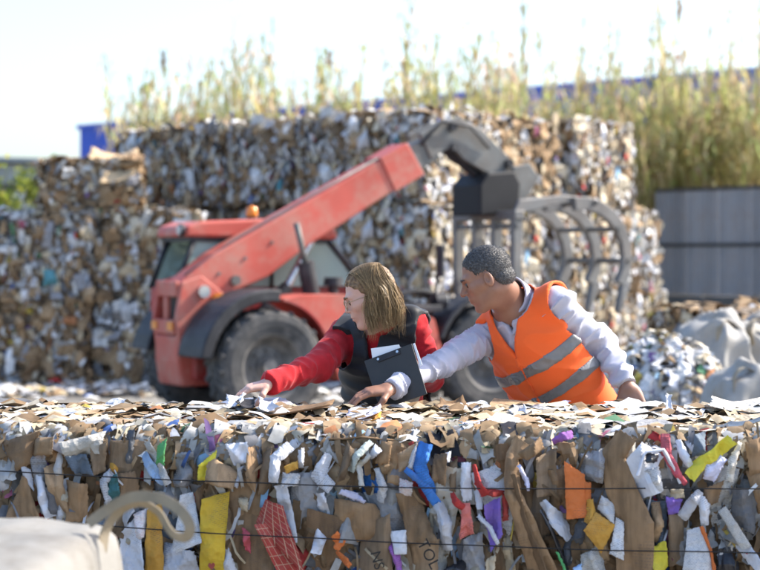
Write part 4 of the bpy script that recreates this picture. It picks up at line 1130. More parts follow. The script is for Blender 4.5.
for i in range(560):                                    # crumpled middle-sized pieces packed between the large sheets
    cx = random.uniform(-1.4, 1.4); cz = random.uniform(0.45, BTOP-0.03); w = random.uniform(0.03, 0.09); h = random.uniform(0.06, 0.17); a = random.gauss(0, 0.35); k = random.uniform(-0.3, 0.3)
    def P(s, t, cx=cx, cz=cz, w=w, h=h, a=a, k=k):
        x = (s-0.5)*w*(1+k*(t-0.5)*2); z = (0.5-t)*h
        return np.stack([cx+x*math.cos(a)-z*math.sin(a), np.minimum(cz+x*math.sin(a)+z*math.cos(a), BTOP-0.012)], 1)
    v_, f_ = sheet(P, None, random.uniform(-0.03, 0.06), nx=6, ny=9, bulge=random.uniform(0.01, 0.04), crease=random.uniform(0.012, 0.03), tuck=0.03, torn=0.006, raw=True)
    c_ = pickn([5.5, 1.7, 2.6, 0.9, 0.7]); V2.append(v_); F2 += [[q+nv for q in f] for f in f_]; C2 += [(*c_, 1)]*len(v_); nv += len(v_)
o = mesh_obj('crumpled_pieces', np.concatenate(V2), F2, MAT_SCRAP, bale, smooth=True, cols=C2); o.data.set_sharp_from_angle(angle=R(16)); tag(o, kind='stuff')
tag(mesh_obj('small_scraps', V, F, MAT_SCRAP, bale, smooth=True, cols=C), kind='stuff')

# baling wires, pulled tight round the bale
for zl, zr in ((face(0, 467)[1], face(760, 484)[1]), (face(0, 512)[1], face(760, 548)[1]), (0.36, 0.34)):
    pts = []
    zm = {0: 0.0}
    for k in range(61):
        x = -1.53+3.06*k/60; s = (x+1.19)/2.38
        z = zl+(zr-zl)*s-0.022*math.sin(math.pi*min(max(s, 0), 1))+0.004*mnoise.noise(Vector((x*3, zl*9, 0)))
        pts.append((x, -0.095+0.012*mnoise.noise(Vector((x*2.5, 4, zl*7))), z))
    za = pts[0][2]; zb = pts[-1][2]
    pts += [(1.56, -0.03, zb), (1.56, BDEP+0.02, zb), (0, BDEP+0.03, (za+zb)/2), (-1.56, BDEP+0.02, za), (-1.56, -0.03, za), pts[0]]
    MB().tube(pts, 0.0021, n=5).build('wire', MAT_WIRE, bale, smooth=True)
# ------------------------------------------------------------ telehandler
TH = R(30)
TOX, TOY = -1.465, 17.65
tele = empty('telehandler', (TOX, TOY, 0), TH)
tag(tele, 'dusty red telehandler with raised boom and grey grapple, parked before the bale stack', 'vehicle')
MAT_RED = surf('faded_red_paint', (0.47, 0.085, 0.06), var=0.16, scale=2.2, rough=0.5, dirt=(0.40, 0.26, 0.20), dirt_amt=0.6, dirt_scale=2.6, bmp=0.06)
MAT_RED2 = surf('dark_red_paint', (0.36, 0.04, 0.035), var=0.2, scale=2.2, rough=0.5, dirt=(0.34, 0.22, 0.18), dirt_amt=0.5, dirt_scale=3, bmp=0.06)
MAT_TYRE = surf('dusty_rubber', (0.055, 0.055, 0.056), var=0.4, scale=5, rough=0.9, dirt=(0.24, 0.22, 0.20), dirt_amt=0.55, dirt_scale=3.5, bmp=0.3)
MAT_RIM = surf('dusty_rim', (0.13, 0.125, 0.12), var=0.35, scale=6, rough=0.7, dirt=(0.30, 0.27, 0.24), dirt_amt=0.6)
MAT_BLK = surf('black_plastic', (0.022, 0.022, 0.026), var=0.3, scale=6, rough=0.55, dirt=(0.12, 0.115, 0.11), dirt_amt=0.3)
MAT_GREYM = surf('worn_grey_steel', (0.15, 0.155, 0.15), var=0.3, scale=4, rough=0.55, metal=0.3, dirt=(0.16, 0.12, 0.09), dirt_amt=0.5)
MAT_TINE = surf('pale_grey_steel', (0.19, 0.187, 0.18), var=0.25, scale=4, rough=0.5, metal=0.3, dirt=(0.22, 0.18, 0.15), dirt_amt=0.5)
MAT_CHROME = surf('bright_steel', (0.6, 0.6, 0.6), rough=0.25, metal=0.9, bmp=0)
def glass_mat():
    m, n, b = newmat('cab_glass'); b.inputs['Base Color'].default_value = (0.55, 0.68, 0.64, 1); b.inputs['Roughness'].default_value = 0.08
    t = N(n, 'BsdfTransparent'); t.inputs[0].default_value = (0.62, 0.74, 0.70, 1); mx = N(n, 'MixShader'); mx.inputs[0].default_value = 0.45
    n.links.new(t.outputs[0], mx.inputs[1]); n.links.new(b.outputs[0], mx.inputs[2]); n.links.new(mx.outputs[0], n.nodes['Material Output'].inputs[0]); return m
MAT_GLASS = glass_mat()
def lamp_mat(name, c):
    m, n, b = newmat(name); b.inputs['Base Color'].default_value = (*c, 1); b.inputs['Roughness'].default_value = 0.2; b.inputs['Transmission Weight'].default_value = 0.2; return m
MAT_AMBER = lamp_mat('amber_lens', (0.85, 0.28, 0.03)); MAT_LENS = lamp_mat('lamp_lens', (0.6, 0.6, 0.58))

def gp(px, py, ly=0.0):
    """photo pixel -> (forward, height) in the machine's plane at lateral offset ly"""
    ox = TOX-math.sin(TH)*ly; oy = TOY+math.cos(TH)*ly; c, s = math.cos(TH), math.sin(TH); k = (px-380)/FPX
    lx = (k*oy-ox)/(c-k*s); Y = oy+s*lx
    return (lx, CAM_H-(py-HORIZON)/FPX*Y)
RW = 0.56; TW = 0.38; TRACK = 0.75; WB = 2.5
def wheel(x, y, steer=0.0):
    e = MB()
    side = 1 if y > 0 else -1
    k_ = RW/0.5; prof = [(0.27*k_, -TW*0.40), (0.29*k_, -TW*0.47), (0.33*k_, -TW*0.485), (0.335*k_, -TW*0.50), (0.40*k_, -TW*0.53), (0.455*k_, -TW*0.5), (0.478*k_, -TW*0.42), (0.484*k_, 0), (0.478*k_, TW*0.42), (0.455*k_, TW*0.5), (0.40*k_, TW*0.53), (0.335*k_, TW*0.50), (0.33*k_, TW*0.485), (0.29*k_, TW*0.47), (0.27*k_, TW*0.40)]
    w = MB(); w.lathe(prof, 48)
    n_ = 22
    for i in range(n_):
        for s in (-1, 1):
            a = 2*math.pi*(i+(0.5 if s > 0 else 0))/n_
            M = Matrix.Rotation(-a, 4, 'Y')@Matrix.Translation((0.482*k_, s*TW*0.26, 0))@Matrix.Rotation(s*0.5, 4, 'X')
            w.box((-0.02, -TW*0.25, -0.026), (0.012, TW*0.25, 0.026), M)
    root = empty('wheel', (x, y, RW)); root.parent = tele; root.rotation_euler = (0, 0, steer)
    w.build('tyre', MAT_TYRE, root, smooth=False)
    r = MB(); r.lathe([(0.0, side*0.04), (0.10, side*0.05), (0.12, side*0.02), (0.20, side*0.0), (0.26, side*0.06), (0.30, side*TW*0.42), (0.318, side*TW*0.45), (0.318, -side*TW*0.4)], 36)
    r.build('rim', MAT_RIM, root, smooth=False)
    h = MB(); h.cyl((0, side*0.03, 0), (0, side*0.12, 0), 0.085, 0.07, n=20)
    for i in range(8):
        a = i*math.pi/4; h.cyl((0.155*math.cos(a), side*0.0, 0.155*math.sin(a)), (0.155*math.cos(a), side*0.045, 0.155*math.sin(a)), 0.014, n=8)
    h.build('hub', MAT_RIM, root)
    return root
for x in (0, WB):
    for y in (-TRACK, TRACK): wheel(x, y, -0.12 if x > 0 else 0.0)

# chassis
mb = MB(); mb.prism([(-0.55, 0.42), (-0.55, 0.72), (0.6, 0.80), (2.2, 0.72), (2.95, 0.62), (2.95, 0.40), (2.2, 0.36), (0.3, 0.36)], -0.33, 0.33)
mb.build('chassis', MAT_RED2, tele, bevel=0.03)
for x in (0, WB):
    MB().cyl((x, -0.6, RW), (x, 0.6, RW), 0.085, n=14).build('axle', MAT_BLK, tele)
# rear tower that carries the boom pivot, with its slots, and the counterweight
for y in (-0.30, 0.24):
    MB().prism([(-0.68, 0.70), (-0.72, 1.02), (-0.66, 1.36), (-0.45, 1.42), (-0.18, 1.22), (-0.06, 0.75)], y, y+0.06).build('side_plate', MAT_RED, tele, bevel=0.012)
mb = MB(); mb.box((-0.705, -0.24, 1.22), (-0.655, 0.24, 1.37)); mb.box((-0.73, -0.24, 0.86), (-0.66, 0.24, 1.00)); mb.box((-0.71, -0.04, 1.0), (-0.66, 0.04, 1.22))
mb.build('rear_frame', MAT_RED, tele, bevel=0.012)
MB().box((-0.60, -0.235, 0.9), (-0.56, 0.235, 1.3)).build('rear_panel', MAT_BLK, tele)
MB().prism([(-0.66, 0.36), (-0.70, 0.60), (-0.70, 0.853), (-0.35, 0.855), (-0.32, 0.36)], -0.28, 0.28).build('counterweight', MAT_RED, tele, bevel=0.03)
MB().cyl((-0.45, -0.36, 1.27), (-0.45, 0.36, 1.27), 0.06, n=20).build('boom_pin', MAT_CHROME, tele)
for y in (-0.2, 0.18):
    mb = MB(); mb.box((-0.745, y-0.05, 0.90), (-0.732, y+0.07, 0.98)); mb.build('tail_lamp', MAT_AMBER, tele)

# boom
_a = gp(188, 290); _b = gp(425, 150); BP = Vector((_a[0], 0, _a[1])); BE = Vector((_b[0], 0, _b[1])); bdv = (BE-BP); blen = bdv.length; bang_ = math.atan2(bdv.z, bdv.x)
boom = empty('boom', BP); boom.parent = tele; boom.rotation_euler = (0, -bang_, 0)
mb = MB(); mb.prism([(-0.16, -0.10), (-0.10, 0.14), (0.35, 0.21), (blen-0.55, 0.185), (blen-0.55, -0.165), (1.3, -0.20), (0.75, -0.26), (0.25, -0.20)], -0.16, 0.16)
mb.build('outer_section', MAT_RED, boom, bevel=0.02)
MB().prism([(blen-0.62, 0.205), (blen-0.25, 0.20), (blen-0.22, -0.185), (blen-0.62, -0.185)], -0.175, 0.175).build('boom_collar', MAT_RED, boom, bevel=0.015)
MB().prism([(blen-0.28, 0.145), (blen+0.06, 0.14), (blen+0.06, -0.13), (blen-0.28, -0.13)], -0.13, 0.13).build('inner_section', MAT_GREYM, boom, bevel=0.015)
MB().cyl((0.42, -0.20, -0.12), (0.42, 0.2, -0.12), 0.05, n=16).build('bolt', MAT_GREYM, boom)
for xx in (0.3, 0.62, 0.95): MB().cyl((xx, -0.172, 0.02), (xx, -0.155, 0.02), 0.018, n=8).build('bolt', MAT_GREYM, boom)
# lift cylinder below the boom
MB().cyl((0.10, 0, 0.82), (0.62, 0, 1.30), 0.07, n=16).build('lift_cylinder', MAT_BLK, tele)
MB().cyl((0.60, 0, 1.28), (0.90, 0, 1.78), 0.04, n=14).build('cylinder_rod', MAT_CHROME, tele)

# gooseneck head (machine space, in the boom plane)
neck = [gp(*p) for p in ((412, 134), (432, 124), (452, 118), (474, 130), (500, 156), (508, 168), (498, 180), (476, 172), (456, 160), (446, 148), (436, 152), (424, 160))]
for y in (-0.15, 0.09):
    MB().prism(neck, y, y+0.06).build('head_plate', MAT_GREYM, tele, bevel=0.012)
MB().prism([gp(*p) for p in ((420, 138), (452, 126), (490, 158), (486, 170), (450, 146), (426, 154))], -0.085, 0.085).build('gooseneck', MAT_GREYM, tele, bevel=0.01)
a = gp(446, 146); b_ = gp(478, 172)
MB().cyl((a[0], -0.0, a[1]-0.02), (b_[0], 0.0, b_[1]-0.04), 0.06, n=14).build('tilt_cylinder', MAT_BLK, tele)
for q in ((444, 128), (500, 164), (446, 148)):
    c = gp(*q); MB().cyl((c[0], -0.2, c[1]), (c[0], 0.2, c[1]), 0.045, n=14).build('pin', MAT_BLK, tele)
# quick coupler: black carriage
mb = MB(); mb.prism([gp(*p) for p in ((466, 186), (474, 174), (500, 172), (506, 184), (504, 214), (466, 216))], -0.28, 0.28)
MAT_COUP = surf('black_coupler', (0.009, 0.009, 0.011), var=0.3, scale=6, rough=0.6)
car = mb.build('carriage', MAT_COUP, tele, bevel=0.02)
for y in (-0.26, 0.20):
    MB().prism([gp(*p) for p in ((500, 168), (516, 164), (526, 178), (514, 198), (506, 214), (500, 214))], y, y+0.05).build('coupler_plate', MAT_GREYM, tele, bevel=0.01)

# grapple: back frame with four tines, and the curved top jaws
_g = gp(486, 214); grp = empty('grapple', (_g[0], 0, _g[1])); grp.parent = tele
GW = 0.62
MB().box((-0.05, -GW, -0.07), (0.08, GW, 0.03)).build('crossbeam', MAT_TINE, grp, bevel=0.012)
MB().box((-0.03, -GW, -0.16), (0.0, GW, -0.11)).build('crossbeam', MAT_GREYM, grp, bevel=0.008)
for i in range(4):
    y = -GW+0.06+i*(2*GW-0.12)/3
    pts = [(-0.06, -0.02), (0.06, -0.02), (0.05, -0.35), (0.02, -0.62), (0.05, -0.85), (0.16, -1.06), (0.42, -1.18), (0.40, -1.10), (0.23, -0.99), (0.14, -0.82), (0.12, -0.6), (0.15, -0.3), (0.16, -0.04)]
    mb = MB(); mb.prism([(-0.05, -0.03), (0.07, -0.03), (0.06, -0.35), (0.05, -0.62), (0.08, -0.85), (0.2, -1.0), (0.45, -1.1), (0.18, -1.10), (-0.02, -0.9), (-0.05, -0.62), (-0.045, -0.35)], y-0.04, y+0.04)
    mb.build('tine', MAT_TINE, grp, bevel=0.008)
for y in (-0.55, 0.5):
    MB().prism([(0.0, 0.03), (0.06, 0.14), (0.62, 0.20), (1.0, 0.17), (1.02, 0.09), (0.6, 0.11), (0.1, 0.0)], y, y+0.06).build('jaw_beam', MAT_TINE, grp, bevel=0.012)
for y in (-0.62, -0.08, 0.46):
    arc_o = []; arc_i = []
    for k in range(9):
        a = R(100-k*16.5)
        arc_o.append((0.83+0.66*math.cos(a), -0.46+0.66*math.sin(a)*0.98)); arc_i.append((0.83+0.54*math.cos(a), -0.46+0.50*math.sin(a)))
    tip = [(1.40, -0.80), (1.26, -1.02)]
    outer = arc_o+[(1.47, -0.75), (1.33, -1.08)]; inner = [(1.29, -1.04), (1.36, -0.76)]+arc_i[::-1]
    MB().prism(outer+inner, y, y+0.085).build('jaw_claw', MAT_TINE, grp, bevel=0.01)
for (x, z) in ((0.98, 0.12), (1.30, -0.16), (1.44, -0.50)):
    MB().cyl((x, -0.64, z), (x, 0.55, z), 0.03, n=10).build('jaw_bar', MAT_GREYM if z < 0 else MAT_BLK, grp)
MB().cyl((0.1, 0.0, 0.14), (0.8, 0.0, 0.16), 0.04, n=12).build('jaw_cylinder', MAT_BLK, grp)

# cab on the far side of the boom
cab = empty('cab', (0, 0, 0)); cab.parent = tele
y0, y1 = 0.20, 0.88
roof = [(-0.42, 1.80), (-0.40, 1.90), (-0.25, 1.955), (0.4, 1.985), (1.15, 1.95), (1.28, 1.86), (1.28, 1.78)]
MB().prism(roof, y0-0.04, y1+0.03).build('roof', MAT_RED, cab, bevel=0.03, seg=3)
MB().prism([(-0.36, 1.755), (-0.36, 1.80), (1.22, 1.78), (1.22, 1.735)], y0, y1).build('roof_lining', MAT_BLK, cab)
MB().prism([(-0.50, 0.8), (-0.50, 1.30), (1.60, 1.30), (1.62, 0.75), (1.35, 0.55), (0.3, 0.55)], y0+0.12, y1).build('lower_body', MAT_RED2, cab, bevel=0.03)
def pillar(a, b, y, r=0.028):
    MB().tube([(a[0], y, a[1]), ((a[0]+b[0])/2+0.01, y, (a[1]+b[1])/2+0.03), (b[0], y, b[1])], r, n=8).build('pillar', MAT_BLK, cab, smooth=True)
for y in (y0+0.02, y1-0.02):
    pillar((-0.50, 1.28), (-0.30, 1.77), y); pillar((0.55, 1.28), (0.55, 1.76), y, 0.02); pillar((1.60, 1.28), (1.20, 1.76), y)
def pane(pts, y):
    MB().prism(pts, y, y+0.008).build('window_pane', MAT_GLASS, cab)
for y in (y0+0.02, y1-0.025):
    pane([(-0.47, 1.30), (-0.28, 1.755), (0.52, 1.75), (0.52, 1.30)], y); pane([(0.58, 1.30), (0.58, 1.75), (1.19, 1.735), (1.56, 1.30)], y)
mb = MB(); mb.add([(1.585, y0+0.05, 1.30), (1.585, y1-0.05, 1.30), (1.21, y1-0.05, 1.74), (1.21, y0+0.05, 1.74), (1.592, y0+0.05, 1.305), (1.592, y1-0.05, 1.305), (1.217, y1-0.05, 1.745), (1.217, y0+0.05, 1.745)],
                 [[0, 1, 2, 3], [7, 6, 5, 4], [0, 4, 5, 1], [1, 5, 6, 2], [2, 6, 7, 3], [3, 7, 4, 0]]); mb.build('windscreen', MAT_GLASS, cab)
MB().prism([(0.15, 1.2), (0.10, 1.65), (0.22, 1.68), (0.3, 1.25), (0.7, 1.22), (0.7, 1.12), (0.15, 1.12)], 0.4, 0.7).build('seat', MAT_BLK, cab, bevel=0.03)
c_ = MB().cyl((-0.46, y0+0.02, 1.865), (-0.425, y0+0.02, 1.865), 0.062, n=18).build('work_lamp', MAT_BLK, cab)
MB().cyl((-0.475, y0+0.02, 1.865), (-0.46, y0+0.02, 1.865), 0.045, n=16).build('lens', MAT_LENS, cab)
b0 = MB().cyl((0.35, y0+0.06, 1.975), (0.35, y0+0.06, 2.01), 0.05, n=14).build('beacon', MAT_BLK, cab)
MB().lathe([(0.055, 0.0), (0.06, 0.03), (0.052, 0.09), (0.0, 0.11)], 16, 'z', (0.35, y0+0.06, 2.01)).build('beacon_lens', MAT_AMBER, cab, smooth=True)

# engine cover on the near side, its arch over the rear wheel, and the exhaust
yn0, yn1 = -0.90, -0.36
def arch(cx, cz, r, a0, a1, n=12): return [(cx+r*math.cos(R(a0+(a1-a0)*k/n)), cz+r*math.sin(R(a0+(a1-a0)*k/n))) for k in range(n+1)]
hood = arch(0, RW, 0.65, 78, 8)+[(0.72, 0.42), (1.75, 0.42), (1.88, 0.70), (1.80, 0.98), (1.55, 1.10), (0.78, 1.24), (0.35, 1.24), (0.12, 1.20)]
MB().prism(hood, yn0, yn1).build('engine_cover', MAT_RED, tele, bevel=0.05, seg=3)
MB().prism(arch(0, RW, 0.635, 80, 6)+arch(0, RW, 0.655, 6, 80), yn0-0.01, yn1).build('arch_trim', MAT_RED2, tele)
MB().prism(arch(0, RW, 0.74, 172, 82)+arch(0, RW, 0.62, 82, 172), yn0+0.0, yn1+0.02).build('mudguard', MAT_BLK, tele, bevel=0.02)
MB().prism(arch(0, RW, 0.70, 170, 20)+arch(0, RW, 0.64, 20, 170), 0.5, 0.92).build('mudguard', MAT_BLK, tele, bevel=0.015)
MB().prism(arch(WB, RW, 0.69, 160, 30)+arch(WB, RW, 0.64, 30, 160), -0.92, -0.55).build('mudguard', MAT_BLK, tele, bevel=0.015)
MB().prism(arch(WB, RW, 0.69, 160, 30)+arch(WB, RW, 0.64, 30, 160), 0.55, 0.92).build('mudguard', MAT_BLK, tele, bevel=0.015)
ex = MB().cyl((0.62, -0.52, 1.22), (0.55, -0.52, 1.55), 0.085, n=18).build('exhaust', MAT_BLK, tele)
MB().tube([(0.55, -0.52, 1.54), (0.50, -0.52, 1.74), (0.45, -0.52, 1.93)], 0.03, n=10).build('exhaust_pipe', MAT_GREYM, ex, smooth=True)
mb = MB(); mb.cyl((0.86, -0.52, 1.22), (0.86, -0.52, 1.32), 0.05, n=14); mb.cyl((0.86, -0.52, 1.32), (0.86, -0.52, 1.40), 0.10, 0.09, n=18); mb.build('air_intake', MAT_BLK, tele)
MB().box((1.0, yn0-0.03, 0.62), (1.55, yn0-0.003, 0.98)).build('side_grille', MAT_BLK, tele, bevel=0.01)
mb = MB()
for k in range(6): mb.box((1.02, yn0-0.045, 0.65+k*0.052), (1.53, yn0-0.031, 0.675+k*0.052))
mb.build('grille_slats', MAT_RED2, tele)
MB().cyl((-0.30, -0.40, 1.20), (-0.30, -0.30, 1.20), 0.055, n=16).build('side_lamp', MAT_AMBER, tele)
# mirror and head lamps in front
MB().tube([(1.87, -0.70, 1.0), (1.92, -0.80, 1.45), (1.87, -0.86, 1.62)], 0.014, n=6).build('mirror_arm', MAT_BLK, tele, smooth=True)
MB().box((1.85, -0.95, 1.40), (1.89, -0.83, 1.72)).build('mirror', MAT_BLK, tele, bevel=0.015)
for y in (-0.72, 0.72):
    h = MB().cyl((1.9, y, 1.16), (2.02, y, 1.16), 0.075, 0.085, n=16).build('head_lamp', MAT_BLK, tele); MB().cyl((2.022, y, 1.16), (2.035, y, 1.16), 0.072, n=16).build('lens', MAT_LENS, h)
MB().box((1.62, -0.80, 1.05), (1.96, 0.80, 1.12)).build('lamp_bracket', MAT_BLK, tele, bevel=0.01)

# ------------------------------------------------------------ bulk bags
MAT_BAG = surf('woven_bag', (0.33, 0.32, 0.30), var=0.08, scale=5, rough=0.7, dirt=(0.22, 0.18, 0.13), dirt_amt=0.7, dirt_scale=5, bmp=0.5, bscale=140, bdist=0.003)
MAT_STRAP = surf('bag_strap', (0.27, 0.225, 0.155), var=0.2, scale=20, rough=0.8, dirt=(0.40, 0.31, 0.22), dirt_amt=0.6, bmp=0.5, bscale=200, bdist=0.002)
MAT_FILL = surf('bag_fill', (0.38, 0.30, 0.22), var=0.6, scale=22, rough=0.9, bmp=0.8, bscale=20, bdist=0.05)
def strap(pts, w, parent, name='lift_loop', side=None):
    V = []; F = []; pts = [Vector(p) for p in pts]; m = len(pts)
    for k, p in enumerate(pts):
        d = (pts[min(k+1, m-1)]-pts[max(k-1, 0)]).normalized()
        sd = side(k/(m-1), d) if callable(side) else Vector((0, 1, 0)); sd = (sd-d*sd.dot(d)).normalized(); n_ = d.cross(sd)
        for q in ((-0.5, -0.5), (0.5, -0.5), (0.5, 0.5), (-0.5, 0.5)): V.append(p+sd*(q[0]*w)+n_*(q[1]*0.003))
    for k in range(m-1):
        for i in range(4): F.append([k*4+i, k*4+(i+1) % 4, (k+1)*4+(i+1) % 4, (k+1)*4+i])
    F += [[3, 2, 1, 0], [(m-1)*4+i for i in range(4)]]
    return mesh_obj(name, V, F, MAT_STRAP, parent, smooth=False)
def catmull(pts, n=8):
    P = [Vector(p) for p in pts]; P = [P[0]*2-P[1]]+P+[P[-1]*2-P[-2]]; out = []
    for i in range(1, len(P)-2):
        for k in range(n):
            t = k/n; a, b, c, d_ = P[i-1], P[i], P[i+1], P[i+2]
            out.append(0.5*((2*b)+(c-a)*t+(2*a-5*b+4*c-d_)*t*t+(3*b-a-3*c+d_)*t**3))
    out.append(P[-2]); return out
MAT_BAG2 = surf('dirty_woven_bag', (0.215, 0.205, 0.185), var=0.12, scale=6, rough=0.75, dirt=(0.10, 0.08, 0.055), dirt_amt=0.75, dirt_scale=5, bmp=0.5, bscale=140, bdist=0.003)
def bulk_bag(loc, rz, dim, label, seed, fold=0.035, loops=True, dome=0.06, lean=0.0, slump=0.0, pw=5, ridge=0.55, mat=None):
    e = empty('bulk_bag', loc, rz); tag(e, label, 'bag', 'white woven bulk bags')
    bm = bmesh.new(); bmesh.ops.create_cube(bm, size=2.0); bmesh.ops.subdivide_edges(bm, edges=bm.edges, cuts=27, use_grid_fill=True)
    off = Vector((seed*5.1, seed*2.3, 0))
    for v in bm.verts:
        p = v.co.copy(); rr = (abs(p.x)**pw+abs(p.y)**pw+abs(p.z)**pw)**(1/pw); q = p/rr*1.0
        belly = 1+0.08*(1-p.z*p.z)
        x, y, z = q.x*dim[0]/2*belly, q.y*dim[1]/2*belly, (q.z+1)/2*dim[2]
        r = Vector((x, y, z))
        f = mnoise.noise(Vector((x*4, y*4, z*1.6))+off); f2 = mnoise.noise(r*9+off)
        n_ = Vector((q.x, q.y, q.z*0.6)).normalized()
        rid = (1-abs(mnoise.noise(Vector((x*5.5+2, y*5.5, z*2.2))+off))*2.4)
        r += n_*(fold*f*1.4+fold*0.5*f2+fold*ridge*rid)
        if p.z > 0: r.z += dome*(1-q.x**2)*(1-q.y**2)-slump*max(0, q.x)*(q.z)
        r.x += lean*r.z
        r.z = max(0.0, r.z); v.co = r
    me = bpy.data.meshes.new('bag_body'); bm.to_mesh(me); bm.free(); me.materials.append(mat or MAT_BAG)
    me.polygons.foreach_set('use_smooth', np.ones(len(me.polygons), dtype=bool)); link(bpy.data.objects.new('bag_body', me), e)
    if loops:
        for sx in (-1, 1):
            x, y, z = sx*dim[0]*0.42, -dim[1]*0.42, dim[2]*0.97
            strap(catmull([(x+lean*z, y, z-0.12), (x+0.02+lean*z, y+0.02, z+0.03), (x-sx*0.10+lean*z, y+0.05, z+0.09), (x-sx*0.2+lean*z, y+0.02, z+0.02), (x-sx*0.2+lean*z, y-0.01, z-0.1)]), 0.06, e)
    return e
p = W(722, 0, 13.6); g1 = bulk_bag((p.x, 13.6, 0), R(32), (0.62, 0.60, 1.08), 'grey white bulk bag with peaked top, brown waste showing on its sunny side', 1, fold=0.075, dome=0.10, ridge=0.9)
# waste bulging from its torn side
random.seed(8); V = []; F = []; C = []
for i in range(260):
    scrap_patch(Vector((0.34+random.uniform(-0.02, 0.05), random.gauss(0, 0.17), random.uniform(0.55, 1.05))), (1, 0, 0), (0, random.gauss(0, 1), 1), random.uniform(.04, .1), random.uniform(.06, .16), .15, .7, pick([5, 2, 1, 3, .2]), V, F, C)
tag(mesh_obj('spilling_waste', V, F, MAT_SCRAP_FAR, g1, cols=C), kind='stuff')
p = W(752, 0, 11.6); bulk_bag((p.x, 11.6, 0), R(8), (0.50, 0.52, 0.84), 'low white bulk bag with a sunlit top at the right picture edge', 2, fold=0.05, loops=True, ridge=0.9)
p = W(776, 0, 14.6); bulk_bag((p.x, 14.6, 0), R(-5), (0.60, 0.7, 1.1), 'pale bulk bag cut by the right picture edge, behind the low white one', 3, fold=0.03)
# bag in the foreground with a lifting loop
fb = bulk_bag((-1.09, 3.82, 0), R(-5), (0.88, 0.80, 1.01), 'dirty white bulk bag with a lifting loop in the bottom left foreground', 4, fold=0.011, loops=False, dome=0.0, pw=26, ridge=1.3, mat=MAT_BAG2)
Mi = fb.matrix_basis.inverted()
loop = [W(88, 524, 4.02), W(104, 512, 4.02), W(118, 503, 4.0), W(134, 497, 3.98), W(152, 497, 3.96), W(170, 503, 3.95), W(184, 515, 3.94), W(190, 528, 3.94), W(186, 537, 3.95), W(176, 536, 3.97), W(168, 528, 3.99), W(158, 512, 4.02), W(140, 503, 4.04), W(120, 511, 4.06), W(106, 530, 4.06), W(102, 552, 4.05)]
strap([Mi@q for q in catmull(loop, 8)], 0.024, fb, side=lambda t, d: (d.cross(Vector((0, 1, 0))).normalized()*(1-min(1, max(0, (t-0.35)/0.3))*0.45)+Vector((0, 1, 0))*(0.1+0.4*min(1, max(0, (t-0.35)/0.3)))))

# fittings on the telehandler
MB().tube([(0.0, -0.10, 0.165), (0.6, -0.12, 0.225), (1.6, -0.10, 0.212), (blen-0.6, -0.10, 0.20)], 0.012, n=6).build('hydraulic_pipe', MAT_GREYM, boom, smooth=True)
MB().tube([(blen-0.1, -0.14, 0.10), (blen+0.2, -0.2, 0.22), (blen+0.5, -0.2, 0.02), (blen+0.62, -0.18, -0.3)], 0.016, n=6).build('hydraulic_hose', MAT_BLK, boom, smooth=True)
MB().box((1.3, yn0-0.02, 1.02), (1.5, yn0-0.003, 1.05)).build('cover_handle', MAT_BLK, tele)
MB().box((0.95, -0.86, 0.34), (1.75, -0.5, 0.42)).build('step', MAT_BLK, tele, bevel=0.01)
# ------------------------------------------------------------ people
def frame(F, up):
    """rows: forward, left, up (orthonormal)"""
    F = np.asarray(F, float); F /= np.linalg.norm(F); up = np.asarray(up, float)
    U = up-F*(up@F); U /= np.linalg.norm(U); L = np.cross(U, F)
    return np.stack([F, L, U])
A3 = lambda v: np.array([v[0], v[1], v[2]], float)
def WP(px, py, Y): return A3(W(px, py, Y))

def head_sdf(c, M, k=1.0, female=False):
    """M rows forward/left/up; returns f(p) for head (without neck)"""
    c = np.asarray(c, float)
    def f(p):
        q = ((p-c)@M.T)/k
        qa = q.copy(); qa[:, 1] = np.abs(qa[:, 1])
        d = ell(q, (-0.012, 0, 0.030), (0.098, 0.074, 0.090))
        d = smin(d, ell(q, (0.030, 0, -0.040), (0.064, 0.056 if not female else 0.052, 0.078)), 0.03)
        d = smin(d, cap(qa, (-0.012, 0.050, -0.055), (0.056, 0.016, -0.104), 0.020, 0.016), 0.03)
        d = smin(d, ell(q, (0.070, 0, -0.106), (0.020, 0.020, 0.017)), 0.022)
        d = smin(d, cap(qa, (0.058, 0.042, -0.020), (0.02, 0.060, -0.018), 0.016, 0.012), 0.025)
        d = smin(d, cap(qa, (0.084, 0.008, 0.022), (0.070, 0.045, 0.024), 0.010 if female else 0.013, 0.010), 0.02)
        d = smax(d, -ell(qa, (0.098, 0.031, 0.002), (0.020, 0.019, 0.013)), 0.014)
        d = smin(d, ell(qa, (0.069, 0.031, 0.001), (0.0155, 0.0165, 0.0135)), 0.005)
        nl = 0.106 if female else 0.112
        d = smin(d, cap(q, (0.086, 0, 0.014), (nl, 0, -0.026), 0.0075, 0.0100 if female else 0.0125), 0.012)
        d = smin(d, ell(qa, (0.094, 0.011, -0.031), (0.011, 0.008, 0.007)), 0.008)
        d = smin(d, ell(q, (0.080, 0, -0.060), (0.016, 0.026, 0.018)), 0.02)
        d = smin(d, ell(q, (0.092, 0, -0.0585), (0.0085, 0.021, 0.0052)), 0.004)
        d = smin(d, ell(q, (0.090, 0, -0.0705), (0.0085, 0.019, 0.0062)), 0.004)
        d = smax(d, -cap(qa, (0.101, 0, -0.0645), (0.086, 0.024, -0.0655), 0.0018, 0.0016), 0.003)
        ear = ell(qa, (-0.010, 0.081, -0.008), (0.018, 0.0095, 0.031))
        ear = smax(ear, -ell(qa, (-0.005, 0.089, 0.0), (0.0115, 0.009, 0.020)), 0.003)
        d = smin(d, ear, 0.006)
        return d*k
    return f

